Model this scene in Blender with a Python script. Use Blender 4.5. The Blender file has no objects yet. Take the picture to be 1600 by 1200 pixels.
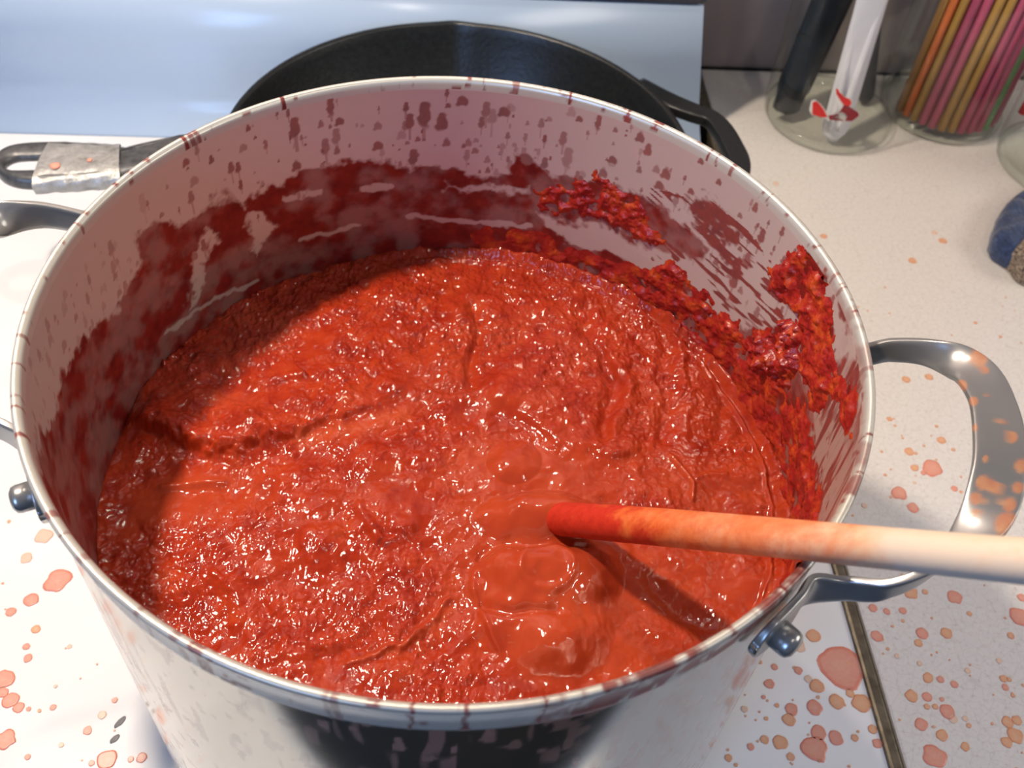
import bpy, math, random
import numpy as np
from mathutils import Matrix, Vector

# ------------------------------------------------------------------ camera, world, light, exposure
scn = bpy.context.scene
COL = scn.collection
F = 1602.0
Mc = np.array([[0.996969017577912, -0.04448055245420608, 0.06382991808785175],
               [0.008070213450373662, -0.7568877390293373, -0.6534950819722543],
               [0.07737990465617448, 0.6520294709293641, -0.7542346580441494]])
Cc = np.array([-0.00822, -0.26228, 0.26303])
cam = bpy.data.cameras.new('camera')
camo = bpy.data.objects.new('camera', cam)
COL.objects.link(camo)
R3 = np.array([Mc[0], -Mc[1], -Mc[2]]).T
mw = Matrix.Identity(4)
for i in range(3):
    for j in range(3):
        mw[i][j] = float(R3[i, j])
    mw[i][3] = float(Cc[i])
camo.matrix_world = mw
cam.sensor_width = 36.0
cam.lens = 36.0 * F / 1600.0
cam.clip_start = 0.01
cam.dof.use_dof = True
cam.dof.focus_distance = 0.42
cam.dof.aperture_fstop = 16.0
scn.camera = camo

W = bpy.data.worlds.new('world')
scn.world = W
W.use_nodes = True
W.node_tree.nodes['Background'].inputs[0].default_value = (0.55, 0.62, 0.85, 1)
W.node_tree.nodes['Background'].inputs[1].default_value = 0.16


def light(name, kind, loc, energy, color, target=None, **kw):
    l = bpy.data.lights.new(name, kind)
    l.energy = energy
    l.color = color
    for k, v in kw.items():
        setattr(l, k, v)
    o = bpy.data.objects.new(name, l)
    COL.objects.link(o)
    o.location = loc
    if target is not None:
        o.rotation_euler = (Vector(target) - Vector(loc)).to_track_quat('-Z', 'Y').to_euler()
    return o


# warm bulb of the range hood, above the stove centre
light('hood_lamp', 'POINT', (-0.33, 0.14, 0.60), 33.0, (1.0, 0.84, 0.68), shadow_soft_size=0.028)
# small unseen bulb added to put glints on the sauce
light('added_glint_lamp', 'POINT', (-0.08, 0.36, 0.62), 4.5, (1.0, 0.86, 0.72), shadow_soft_size=0.010)
# cool daylight from a window behind the cook
light('window_daylight', 'AREA', (-1.25, -1.75, 0.75), 22.0, (0.30, 0.52, 1.0), target=(0, 0, -0.1),
      shape='RECTANGLE', size=0.7, size_y=0.9)
# kitchen ceiling lamp behind the cook, to the right
light('ceiling_lamp', 'AREA', (0.55, -0.55, 1.15), 2.6, (1.0, 0.88, 0.76), target=(0.1, 0.1, -0.2),
      shape='DISK', size=0.10)

# soft fill added at the right to brighten the pot's left inner wall
light('added_fill_right', 'AREA', (1.5, -0.15, 0.65), 8.0, (1.0, 0.92, 0.82), target=(0, 0.1, -0.1), shape='RECTANGLE', size=0.7, size_y=0.5)

scn.view_settings.view_transform = 'Standard'
scn.view_settings.look = 'None'
scn.view_settings.gamma = 1.0
scn.view_settings.use_curve_mapping = False
scn.view_settings.exposure = 0.0

RNG = np.random.RandomState(7)
random.seed(7)


# ------------------------------------------------------------------ measuring helpers (points of the place)
def ray(x, y):
    return Mc.T @ np.array([(x - 800.0) / F, (y - 600.0) / F, 1.0])


def P(x, y, z):
    d = ray(x, y)
    return Cc + d * (z - Cc[2]) / d[2]


def PY(x, y, Y):
    d = ray(x, y)
    return Cc + d * (Y - Cc[1]) / d[1]


def pix(V):
    c = (np.asarray(V) - Cc) @ Mc.T
    return 800 + F * c[..., 0] / c[..., 2], 600 + F * c[..., 1] / c[..., 2]


def hit_cyl(x, y, cx, cy, r):
    d = ray(x, y)
    ox, oy = Cc[0] - cx, Cc[1] - cy
    a = d[0] ** 2 + d[1] ** 2
    b = 2 * (ox * d[0] + oy * d[1])
    c = ox * ox + oy * oy - r * r
    s = (-b - math.sqrt(max(b * b - 4 * a * c, 0))) / (2 * a)
    return Cc + d * s


# ------------------------------------------------------------------ numpy noise
def vnoise(x, y, seed):
    T = np.random.RandomState(seed).rand(256, 256) * 2 - 1
    xi = np.floor(x).astype(int)
    yi = np.floor(y).astype(int)
    fx = x - xi
    fy = y - yi
    fx = fx * fx * fx * (fx * (fx * 6 - 15) + 10)
    fy = fy * fy * fy * (fy * (fy * 6 - 15) + 10)
    a = T[xi % 256, yi % 256]
    b = T[(xi + 1) % 256, yi % 256]
    c = T[xi % 256, (yi + 1) % 256]
    d = T[(xi + 1) % 256, (yi + 1) % 256]
    return (a * (1 - fx) + b * fx) * (1 - fy) + (c * (1 - fx) + d * fx) * fy


def fbm(x, y, scale, octv, seed, gain=0.5):
    out = 0
    amp = 1.0
    tot = 0
    for k in range(octv):
        ca, sa = math.cos(0.7 * k + seed), math.sin(0.7 * k + seed)
        out = out + amp * vnoise((x * ca - y * sa) / scale + 31.3 * k, (x * sa + y * ca) / scale + 17.1 * k, seed * 13 + k)
        tot += amp
        amp *= gain
        scale *= 0.5
    return out / tot


def sstep(a, b, x):
    t = np.clip((x - a) / (b - a), 0, 1)
    return t * t * (3 - 2 * t)


def pline(X, Y, pts):
    """distance, signed distance (positive right of travel = below in image for left-to-right), parameter"""
    best = np.full(X.shape, 1e9)
    sg = np.zeros(X.shape)
    tt = np.zeros(X.shape)
    n = len(pts) - 1
    for i in range(n):
        ax, ay = pts[i]
        bx, by = pts[i + 1]
        dx, dy = bx - ax, by - ay
        L = dx * dx + dy * dy
        s = np.clip(((X - ax) * dx + (Y - ay) * dy) / L, 0, 1)
        ex, ey = X - ax - s * dx, Y - ay - s * dy
        d = np.hypot(ex, ey)
        m = d < best
        best = np.where(m, d, best)
        sg = np.where(m, np.sign(dx * ey - dy * ex), sg)
        tt = np.where(m, (i + s) / n, tt)
    return best, best * sg, tt


def inpoly(X, Y, pts):
    c = np.zeros(X.shape, bool)
    n = len(pts)
    for i in range(n):
        x0, y0 = pts[i]
        x1, y1 = pts[(i + 1) % n]
        if y0 == y1:
            continue
        k = ((y0 > Y) != (y1 > Y)) & (X < (x1 - x0) * (Y - y0) / (y1 - y0) + x0)
        c ^= k
    return c


def soft(X, Y, pts, w):
    """soft polygon: 1 inside, fading over w pixels around the edge"""
    d, _, _ = pline(X, Y, list(pts) + [pts[0]])
    s = np.where(inpoly(X, Y, pts), d, -d)
    return sstep(-w, w, s)


# ------------------------------------------------------------------ materials
def newmat(name):
    m = bpy.data.materials.new(name)
    m.use_nodes = True
    nt = m.node_tree
    b = nt.nodes['Principled BSDF']
    return m, nt, b


def setp(b, **kw):
    nm = dict(color='Base Color', rough='Roughness', metal='Metallic', spec='Specular IOR Level', coat='Coat Weight',
              coatr='Coat Roughness', sss='Subsurface Weight', aniso='Anisotropic', sheen='Sheen Weight', ior='IOR',
              trans='Transmission Weight', alpha='Alpha')
    for k, v in kw.items():
        if k == 'color' and len(v) == 3:
            v = (*v, 1)
        b.inputs[nm[k]].default_value = v


def noise_node(nt, scale, detail=3, rough=0.5, stretch=None, dist=0.0):
    tc = nt.nodes.new('ShaderNodeTexCoord')
    n = nt.nodes.new('ShaderNodeTexNoise')
    n.inputs['Scale'].default_value = scale
    n.inputs['Detail'].default_value = detail
    n.inputs['Roughness'].default_value = rough
    n.inputs['Distortion'].default_value = dist
    if stretch:
        mp = nt.nodes.new('ShaderNodeMapping')
        mp.inputs['Scale'].default_value = stretch
        nt.links.new(tc.outputs['Object'], mp.inputs['Vector'])
        nt.links.new(mp.outputs[0], n.inputs['Vector'])
    else:
        nt.links.new(tc.outputs['Object'], n.inputs['Vector'])
    return n


def ramp(nt, src, stops):
    r = nt.nodes.new('ShaderNodeValToRGB')
    e = r.color_ramp.elements
    while len(e) < len(stops):
        e.new(0.5)
    for i, (p, c) in enumerate(stops):
        e[i].position = p
        e[i].color = (*c, 1)
    nt.links.new(src, r.inputs[0])
    return r


def bump(nt, b, src, strength, dist=0.001):
    bp = nt.nodes.new('ShaderNodeBump')
    bp.inputs['Strength'].default_value = strength
    bp.inputs['Distance'].default_value = dist
    nt.links.new(src, bp.inputs['Height'])
    nt.links.new(bp.outputs[0], b.inputs['Normal'])
    return bp


def simple(name, color, rough=0.5, metal=0.0, var=0.15, scale=60, bumps=0.0, bdist=0.0005, **kw):
    m, nt, b = newmat(name)
    setp(b, color=color, rough=rough, metal=metal, **kw)
    n = noise_node(nt, scale, 4)
    lo = tuple(c * (1 - var) for c in color)
    hi = tuple(min(1, c * (1 + var)) for c in color)
    r = ramp(nt, n.outputs['Fac'], [(0.3, lo), (0.7, hi)])
    nt.links.new(r.outputs[0], b.inputs['Base Color'])
    if bumps:
        bump(nt, b, n.outputs['Fac'], bumps, bdist)
    return m


M = {}
# sauce
m, nt, b = newmat('tomato_sauce')
setp(b, rough=0.10, spec=0.38, sss=0.15)
b.inputs['Subsurface Radius'].default_value = (1.0, 0.12, 0.05)
b.inputs['Subsurface Scale'].default_value = 0.004
n = noise_node(nt, 90, 5, 0.6)
r = ramp(nt, n.outputs['Fac'], [(0.25, (0.21, 0.012, 0.005)), (0.5, (0.32, 0.027, 0.008)), (0.75, (0.39, 0.046, 0.012))])
at = nt.nodes.new('ShaderNodeAttribute')
at.attribute_name = 'foam'
mx = nt.nodes.new('ShaderNodeMixRGB')
nt.links.new(at.outputs['Fac'], mx.inputs[0])
nt.links.new(r.outputs[0], mx.inputs[1])
mx.inputs[2].default_value = (0.40, 0.058, 0.020, 1)
nt.links.new(mx.outputs[0], b.inputs['Base Color'])
n2 = noise_node(nt, 520, 3, 0.6)
bp = bump(nt, b, n2.outputs['Fac'], 0.2, 0.0009)
at2 = nt.nodes.new('ShaderNodeAttribute')
at2.attribute_name = 'smoothness'
ms = nt.nodes.new('ShaderNodeMath')
ms.operation = 'MULTIPLY_ADD'
nt.links.new(at2.outputs['Fac'], ms.inputs[0])
ms.inputs[1].default_value = -0.19
ms.inputs[2].default_value = 0.2
nt.links.new(ms.outputs[0], bp.inputs['Strength'])
M['sauce'] = m

# thick residue on the pot wall
m, nt, b = newmat('dried_sauce')
setp(b, rough=0.30, spec=0.5, sss=0.15)
b.inputs['Subsurface Radius'].default_value = (1.0, 0.12, 0.05)
b.inputs['Subsurface Scale'].default_value = 0.002
n = noise_node(nt, 120, 5, 0.65)
r = ramp(nt, n.outputs['Fac'], [(0.25, (0.15, 0.004, 0.008)), (0.5, (0.30, 0.016, 0.010)), (0.72, (0.48, 0.075, 0.010))])
nt.links.new(r.outputs[0], b.inputs['Base Color'])
n2 = noise_node(nt, 450, 3, 0.6)
bump(nt, b, n2.outputs['Fac'], 0.6, 0.0008)
M['dried'] = m


def stained_steel(name, base, rough, aniso, film=(0.30, 0.016, 0.012), film2=(0.42, 0.05, 0.02), brush=(1, 1, 30), metal=1.0):
    m, nt, b = newmat(name)
    setp(b, color=base, metal=metal, rough=rough, aniso=aniso)
    n = noise_node(nt, 45, 4, 0.6, stretch=brush)
    r = nt.nodes.new('ShaderNodeMapRange')
    r.inputs['To Min'].default_value = rough - 0.06
    r.inputs['To Max'].default_value = rough + 0.08
    nt.links.new(n.outputs['Fac'], r.inputs['Value'])
    nt.links.new(r.outputs[0], b.inputs['Roughness'])
    if aniso > 0:
        tg = nt.nodes.new('ShaderNodeTangent')
        tg.direction_type = 'RADIAL'
        tg.axis = 'Z'
        nt.links.new(tg.outputs[0], b.inputs['Tangent'])
    f = nt.nodes.new('ShaderNodeBsdfPrincipled')
    f.inputs['Roughness'].default_value = 0.33
    n3 = noise_node(nt, 160, 4, 0.6)
    rr = ramp(nt, n3.outputs['Fac'], [(0.3, film), (0.7, film2)])
    nt.links.new(rr.outputs[0], f.inputs['Base Color'])
    at = nt.nodes.new('ShaderNodeAttribute')
    at.attribute_name = 'stain'
    if metal < 0.6:
        # the outside carries thin, watery runs, the inside a cooked-on film
        pa = nt.nodes.new('ShaderNodeAttribute')
        pa.attribute_name = 'polish'
        mc = nt.nodes.new('ShaderNodeMixRGB')
        nt.links.new(pa.outputs['Fac'], mc.inputs[0])
        nt.links.new(rr.outputs[0], mc.inputs[1])
        mc.inputs[2].default_value = (0.72, 0.36, 0.28, 1)
        nt.links.new(mc.outputs[0], f.inputs['Base Color'])
    if metal < 1:
        po = nt.nodes.new('ShaderNodeAttribute')
        po.attribute_name = 'polish'
        for sock, lo, hi in (('Metallic', metal, 1.0), ('Roughness', rough, 0.13)):
            mr = nt.nodes.new('ShaderNodeMapRange')
            mr.inputs['To Min'].default_value = lo
            mr.inputs['To Max'].default_value = hi
            nt.links.new(po.outputs['Fac'], mr.inputs['Value'])
            nt.links.new(mr.outputs[0], b.inputs[sock])
    mix = nt.nodes.new('ShaderNodeMixShader')
    nt.links.new(at.outputs['Fac'], mix.inputs[0])
    nt.links.new(b.outputs[0], mix.inputs[1])
    nt.links.new(f.outputs[0], mix.inputs[2])
    nt.links.new(mix.outputs[0], nt.nodes['Material Output'].inputs['Surface'])
    return m


M['steel'] = stained_steel('stained_steel', (0.52, 0.51, 0.46), 0.33, 0.8, film=(0.10, 0.005, 0.006), film2=(0.20, 0.016, 0.010), metal=0.40)
M['handle'] = stained_steel('spotted_handle_steel', (0.40, 0.40, 0.39), 0.28, 0.0, metal=0.75, film=(0.42, 0.13, 0.06),
                            film2=(0.52, 0.26, 0.12))
M['iron'] = simple('seasoned_cast_iron', (0.010, 0.0115, 0.012), 0.36, 0.0, 0.3, 300, 0.5, 0.0004, spec=0.5)
M['iron_handle'] = simple('worn_grey_iron', (0.085, 0.088, 0.092), 0.36, 0.3, 0.3, 250, 0.4, 0.0004)

# duct tape
m, nt, b = newmat('duct_tape')
setp(b, rough=0.35, metal=0.45)
n = noise_node(nt, 110, 5, 0.7)
r = ramp(nt, n.outputs['Fac'], [(0.2, (0.16, 0.15, 0.13)), (0.42, (0.36, 0.36, 0.34)), (0.7, (0.50, 0.50, 0.49))])
nt.links.new(r.outputs[0], b.inputs['Base Color'])
bump(nt, b, n.outputs['Fac'], 0.8, 0.002)
M['tape'] = m

# enamel, laminate
m, nt, b = newmat('white_enamel')
setp(b, color=(0.80, 0.80, 0.79), rough=0.16, spec=0.5)
n = noise_node(nt, 12, 3)
r = ramp(nt, n.outputs['Fac'], [(0.3, (0.76, 0.76, 0.75)), (0.7, (0.82, 0.82, 0.81))])
nt.links.new(r.outputs[0], b.inputs['Base Color'])
M['enamel'] = m
m, nt, b = newmat('backguard_enamel')
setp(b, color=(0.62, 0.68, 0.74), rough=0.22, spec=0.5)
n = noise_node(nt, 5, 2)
r = ramp(nt, n.outputs['Fac'], [(0.3, (0.37, 0.48, 0.62)), (0.7, (0.40, 0.51, 0.66))])  # blue window reflections put into the grey-white enamel's colour
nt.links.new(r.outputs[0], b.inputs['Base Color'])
M['backguard'] = m
m, nt, b = newmat('speckled_laminate')
setp(b, rough=0.42, spec=0.4)
n = noise_node(nt, 420, 4, 0.7)
r = ramp(nt, n.outputs['Fac'], [(0.28, (0.50, 0.47, 0.44)), (0.42, (0.66, 0.63, 0.59)), (0.7, (0.71, 0.685, 0.65))])
v = nt.nodes.new('ShaderNodeTexVoronoi')
v.feature = 'DISTANCE_TO_EDGE'
v.inputs['Scale'].default_value = 140
tc = nt.nodes.new('ShaderNodeTexCoord')
nt.links.new(tc.outputs['Object'], v.inputs['Vector'])
r2 = ramp(nt, v.outputs['Distance'], [(0.0, (0.90, 0.89, 0.88)), (0.05, (1, 1, 1))])
mx = nt.nodes.new('ShaderNodeMixRGB')
mx.blend_type = 'MULTIPLY'
mx.inputs[0].default_value = 1
nt.links.new(r.outputs[0], mx.inputs[1])
nt.links.new(r2.outputs[0], mx.inputs[2])
nt.links.new(mx.outputs[0], b.inputs['Base Color'])
M['laminate'] = m
M['wall'] = simple('wall_backsplash', (0.30, 0.255, 0.26), 0.6, 0, 0.06, 30)
M['floor'] = simple('dark_floor', (0.02, 0.018, 0.016), 0.6, 0, 0.3, 6)
M['panel'] = simple('dark_control_panel', (0.03, 0.032, 0.045), 0.3, 0, 0.1, 20)
M['seam'] = simple('metal_seam_strip', (0.20, 0.17, 0.12), 0.4, 0.75, 0.3, 160)
M['gap'] = simple('dark_gap', (0.012, 0.01, 0.008), 0.8, 0, 0.2, 60)
M['chrome'] = simple('drip_pan_chrome', (0.62, 0.62, 0.62), 0.15, 1.0, 0.1, 60)
M['coil'] = simple('burner_coil', (0.02, 0.02, 0.02), 0.6, 0.3, 0.2, 100)
M['chip'] = simple('chipped_enamel', (0.10, 0.10, 0.11), 0.5, 0, 0.3, 300)


def splat_mat(name, rim, core, rough=0.3):
    m, nt, b = newmat(name)
    setp(b, rough=rough)
    at = nt.nodes.new('ShaderNodeAttribute')
    at.attribute_name = 'edge'
    n = noise_node(nt, 500, 3)
    ad = nt.nodes.new('ShaderNodeMath')
    ad.operation = 'MULTIPLY_ADD'
    nt.links.new(n.outputs['Fac'], ad.inputs[0])
    ad.inputs[1].default_value = 0.6
    nt.links.new(at.outputs['Fac'], ad.inputs[2])
    r = ramp(nt, ad.outputs[0], [(0.25, core), (1.0, rim)])
    nt.links.new(r.outputs[0], b.inputs['Base Color'])
    return m


M['splat'] = [splat_mat('splatter_pink', (0.66, 0.22, 0.15), (0.70, 0.36, 0.27)),
              splat_mat('splatter_orange', (0.66, 0.27, 0.13), (0.70, 0.42, 0.26)),
              splat_mat('splatter_pale', (0.70, 0.46, 0.34), (0.72, 0.54, 0.42))]

# wood spoon: sauce soaked towards the pot
m, nt, b = newmat('sauce_stained_wood')
setp(b, rough=0.5, spec=0.4)
tc = nt.nodes.new('ShaderNodeTexCoord')
at = nt.nodes.new('ShaderNodeAttribute')
at.attribute_name = 'soak'
n = noise_node(nt, 70, 5, 0.65, stretch=(1, 1, 0.35))
ad = nt.nodes.new('ShaderNodeMath')
ad.operation = 'MULTIPLY_ADD'
nt.links.new(n.outputs['Fac'], ad.inputs[0])
ad.inputs[1].default_value = 0.85
sb = nt.nodes.new('ShaderNodeMath')
sb.operation = 'SUBTRACT'
sb.inputs[1].default_value = 0.15
nt.links.new(at.outputs['Fac'], sb.inputs[0])
nt.links.new(sb.outputs[0], ad.inputs[2])
r = ramp(nt, ad.outputs[0], [(0.36, (0.64, 0.52, 0.40)), (0.52, (0.66, 0.42, 0.26)), (0.72, (0.66, 0.22, 0.09)), (0.9, (0.62, 0.13, 0.03)),
                             (1.2, (0.50, 0.03, 0.012))])
n2 = noise_node(nt, 260, 4, 0.7)
r2 = ramp(nt, n2.outputs['Fac'], [(0.35, (0.75, 0.45, 0.5)), (0.6, (1, 1, 1))])
mx = nt.nodes.new('ShaderNodeMixRGB')
mx.blend_type = 'MULTIPLY'
nt.links.new(at.outputs['Fac'], mx.inputs[0])
nt.links.new(r.outputs[0], mx.inputs[1])
nt.links.new(r2.outputs[0], mx.inputs[2])
nt.links.new(mx.outputs[0], b.inputs['Base Color'])
bump(nt, b, n.outputs['Fac'], 0.3, 0.0006)
M['wood'] = m

# glass: thin clear walls
m, nt, b = newmat('jar_glass')
nt.nodes.remove(b)
tr = nt.nodes.new('ShaderNodeBsdfTransparent')
tr.inputs[0].default_value = (0.965, 0.975, 0.955, 1)
gl = nt.nodes.new('ShaderNodeBsdfGlossy')
gl.inputs['Roughness'].default_value = 0.04
lw = nt.nodes.new('ShaderNodeLayerWeight')
lw.inputs[0].default_value = 0.5
pw = nt.nodes.new('ShaderNodeMath')
pw.operation = 'POWER'
nt.links.new(lw.outputs['Facing'], pw.inputs[0])
pw.inputs[1].default_value = 4.0
fr = nt.nodes.new('ShaderNodeMath')
fr.operation = 'MULTIPLY_ADD'
nt.links.new(pw.outputs[0], fr.inputs[0])
fr.inputs[1].default_value = 0.6
fr.inputs[2].default_value = 0.05
nn = noise_node(nt, 20, 2)
bpn = nt.nodes.new('ShaderNodeBump')
bpn.inputs['Strength'].default_value = 0.15
bpn.inputs['Distance'].default_value = 0.004
nt.links.new(nn.outputs['Fac'], bpn.inputs['Height'])
nt.links.new(bpn.outputs[0], gl.inputs['Normal'])
mix = nt.nodes.new('ShaderNodeMixShader')
nt.links.new(fr.outputs[0], mix.inputs[0])
nt.links.new(tr.outputs[0], mix.inputs[1])
nt.links.new(gl.outputs[0], mix.inputs[2])
nt.links.new(mix.outputs[0], nt.nodes['Material Output'].inputs['Surface'])
M['glass'] = m
m, nt, b = newmat('jar_base_glass')
setp(b, color=(0.80, 0.84, 0.76), rough=0.06, trans=0.85, ior=1.45)
n = noise_node(nt, 30, 2)
bump(nt, b, n.outputs['Fac'], 0.15, 0.002)
M['glass_base'] = m

for nme, c in dict(pink=(0.52, 0.09, 0.17), magenta=(0.36, 0.02, 0.10), yellow=(0.46, 0.26, 0.06), green=(0.14, 0.36, 0.12),
                   orange=(0.70, 0.18, 0.05), red=(0.62, 0.02, 0.02)).items():
    M[nme] = simple('straw_' + nme, c, 0.35, 0, 0.1, 40, sss=0.0)
M['white_plastic'] = simple('white_plastic', (0.72, 0.72, 0.78), 0.35, 0, 0.06, 30)
M['black_plastic'] = simple('black_plastic', (0.012, 0.016, 0.022), 0.3, 0, 0.3, 60)
M['sticker_red'] = simple('sticker_red', (0.62, 0.02, 0.02), 0.4, 0, 0.1, 60)
M['sticker_dark'] = simple('sticker_maroon', (0.24, 0.008, 0.02), 0.4, 0, 0.1, 60)
M['sticker_white'] = simple('sticker_white', (0.75, 0.75, 0.74), 0.4, 0, 0.05, 60)

m, nt, b = newmat('navy_denim')
setp(b, rough=0.95, sheen=0.3)
n = noise_node(nt, 420, 4, 0.8, stretch=(1, 0.35, 1))
r = ramp(nt, n.outputs['Fac'], [(0.35, (0.008, 0.016, 0.05)), (0.6, (0.03, 0.06, 0.15)), (0.75, (0.16, 0.20, 0.30))])
nt.links.new(r.outputs[0], b.inputs['Base Color'])
bump(nt, b, n.outputs['Fac'], 0.8, 0.001)
M['denim'] = m
m, nt, b = newmat('beige_tweed')
setp(b, rough=0.95)
n = noise_node(nt, 520, 4, 0.8)
r = ramp(nt, n.outputs['Fac'], [(0.40, (0.03, 0.025, 0.02)), (0.52, (0.25, 0.19, 0.14)), (0.65, (0.55, 0.45, 0.34))])
nt.links.new(r.outputs[0], b.inputs['Base Color'])
bump(nt, b, n.outputs['Fac'], 0.9, 0.001)
M['tweed'] = m


# ------------------------------------------------------------------ object helpers
def tag(o, label=None, cat=None, group=None, kind=None):
    if label:
        o['label'] = label
    if cat:
        o['category'] = cat
    if group:
        o['group'] = group
    if kind:
        o['kind'] = kind
    return o


def empty(name, loc=(0, 0, 0)):
    o = bpy.data.objects.new(name, None)
    o.empty_display_size = 0.02
    COL.objects.link(o)
    o.location = loc
    return o


def link(name, me, mat, parent=None, smooth=True):
    if mat is not None:
        for mm in (mat if isinstance(mat, (list, tuple)) else [mat]):
            me.materials.append(mm)
    if smooth:
        me.polygons.foreach_set('use_smooth', [True] * len(me.polygons))
    o = bpy.data.objects.new(name, me)
    COL.objects.link(o)
    if parent is not None:
        o.parent = parent
        o.location = -Vector(parent.location)
    return o


def quadmesh(name, V, Q, mat, parent=None, attrs=None, smooth=True):
    V = np.asarray(V, dtype=np.float32).reshape(-1, 3)
    Q = np.asarray(Q, dtype=np.int32).reshape(-1, 4)
    me = bpy.data.meshes.new(name)
    me.vertices.add(len(V))
    me.vertices.foreach_set('co', V.ravel())
    me.loops.add(Q.size)
    me.loops.foreach_set('vertex_index', Q.ravel())
    me.polygons.add(len(Q))
    me.polygons.foreach_set('loop_start', np.arange(0, Q.size, 4, dtype=np.int32))
    me.update(calc_edges=True)
    for k, a in (attrs or {}).items():
        at = me.attributes.new(k, 'FLOAT', 'POINT')
        at.data.foreach_set('value', np.asarray(a, dtype=np.float32).ravel())
    o = link(name, me, mat, parent, smooth)
    me.validate()
    return o


def gridquads(nu, nv, wrap_u=False, wrap_v=False, flip=False):
    """index = u*nv+v"""
    U = np.arange(nu if wrap_u else nu - 1)
    Vv = np.arange(nv if wrap_v else nv - 1)
    A, B = np.meshgrid(U, Vv, indexing='ij')
    A2 = (A + 1) % nu
    B2 = (B + 1) % nv
    q = np.stack([A * nv + B, A2 * nv + B, A2 * nv + B2, A * nv + B2], -1).reshape(-1, 4)
    return q[:, ::-1] if flip else q


def pymesh(name, V, Fc, mat, parent=None, smooth=False):
    me = bpy.data.meshes.new(name)
    me.from_pydata([tuple(map(float, v)) for v in V], [], [tuple(int(i) for i in f) for f in Fc])
    me.update()
    return link(name, me, mat, parent, smooth)


def add_bevel(o, w=0.001, seg=2):
    md = o.modifiers.new('bevel', 'BEVEL')
    md.width = w
    md.segments = seg
    md.limit_method = 'ANGLE'
    return o


def box(name, lo, hi, mat, parent=None, bev=0.0):
    x0, y0, z0 = lo
    x1, y1, z1 = hi
    V = [(x0, y0, z0), (x1, y0, z0), (x1, y1, z0), (x0, y1, z0), (x0, y0, z1), (x1, y0, z1), (x1, y1, z1), (x0, y1, z1)]
    Fc = [(0, 3, 2, 1), (4, 5, 6, 7), (0, 1, 5, 4), (1, 2, 6, 5), (2, 3, 7, 6), (3, 0, 4, 7)]
    o = pymesh(name, V, Fc, mat, parent)
    if bev:
        add_bevel(o, bev)
    return o


def lathe(name, prof, n, mat, parent=None, center=(0, 0, 0), wobble=None):
    prof = np.array(prof, float)
    th = np.linspace(0, 2 * np.pi, n, endpoint=False)
    r = prof[None, :, 0] * np.ones((n, 1))
    z = prof[None, :, 1] * np.ones((n, 1))
    if wobble is not None:
        r, z = wobble(th[:, None], r, z)
    V = np.stack([center[0] + r * np.cos(th)[:, None], center[1] + r * np.sin(th)[:, None], center[2] + z], -1)
    return quadmesh(name, V, gridquads(n, len(prof), wrap_u=True), mat, parent)


def catmull(pts, n):
    pts = np.array(pts, float)
    p = np.vstack([2 * pts[0] - pts[1], pts, 2 * pts[-1] - pts[-2]])
    out = []
    seg = len(pts) - 1
    for t in np.linspace(0, seg - 1e-6, n):
        i = int(t)
        u = t - i
        a, b_, c, d = p[i], p[i + 1], p[i + 2], p[i + 3]
        out.append(0.5 * ((2 * b_) + (-a + c) * u + (2 * a - 5 * b_ + 4 * c - d) * u * u + (-a + 3 * b_ - 3 * c + d) * u ** 3))
    return np.array(out)


def sweep(name, path, wdir, wid, thk, mat, parent=None, nsec=16, power=3.5, stain=None, closed=False, caps=True):
    """sweep a rounded rectangle: wid along wdir, thk along the third axis"""
    path = np.array(path)
    n = len(path)
    tan = np.gradient(path, axis=0)
    if closed:
        tan = np.roll(path, -1, 0) - np.roll(path, 1, 0)
    tan /= np.linalg.norm(tan, axis=1)[:, None]
    wdir = np.array(wdir, float) * np.ones((n, 3))
    wd = wdir - tan * (wdir * tan).sum(1)[:, None]
    wd /= np.linalg.norm(wd, axis=1)[:, None]
    td = np.cross(tan, wd)
    a = np.linspace(0, 2 * np.pi, nsec, endpoint=False)
    ca, sa = np.cos(a), np.sin(a)
    e = 2.0 / power
    sx = np.sign(ca) * np.abs(ca) ** e
    sy = np.sign(sa) * np.abs(sa) ** e
    wid = np.array(wid) * np.ones(n)
    thk = np.array(thk) * np.ones(n)
    V = path[:, None] + wd[:, None] * (wid[:, None] / 2 * sx)[..., None] + td[:, None] * (thk[:, None] / 2 * sy)[..., None]
    Q = gridquads(n, nsec, wrap_u=closed, wrap_v=True)
    V = V.reshape(-1, 3)
    if caps and not closed:
        cs = []
        for i0 in (0, n - 1):
            c = len(V)
            V = np.vstack([V, path[i0]])
            for k in range(nsec):
                cs.append([i0 * nsec + k, i0 * nsec + (k + 1) % nsec, c, c])
        # degenerate quads are split into triangles below
        Qc = np.array(cs)
        me_q = Q
        at = {}
        if stain is not None:
            at = {'stain': stain(V)}
        me = bpy.data.meshes.new(name)
        faces = [tuple(map(int, q)) for q in me_q] + [tuple(map(int, q[:3])) for q in Qc]
        me.from_pydata([tuple(map(float, v)) for v in V], [], faces)
        for k_, a_ in at.items():
            t_ = me.attributes.new(k_, 'FLOAT', 'POINT')
            t_.data.foreach_set('value', np.asarray(a_, dtype=np.float32))
        return link(name, me, mat, parent, True)
    return quadmesh(name, V, Q, mat, parent, {'stain': stain(V)} if stain is not None else None)


# ------------------------------------------------------------------ the setting
ZF = -0.262          # cooktop and worktop level (the pot's rim is z = 0)
XS = 0.232           # right edge of the stove
floor = tag(box('floor', (-2.2, -2.6, -1.20), (2.2, 0.75, -1.17), M['floor']), 'dark kitchen floor in front of the stove', kind='structure')
wall = tag(box('wall_back', (-2.2, 0.59, -1.17), (2.2, 0.69, 1.4), M['wall']), 'dull mauve grey wall behind the worktop', kind='structure')

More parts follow.
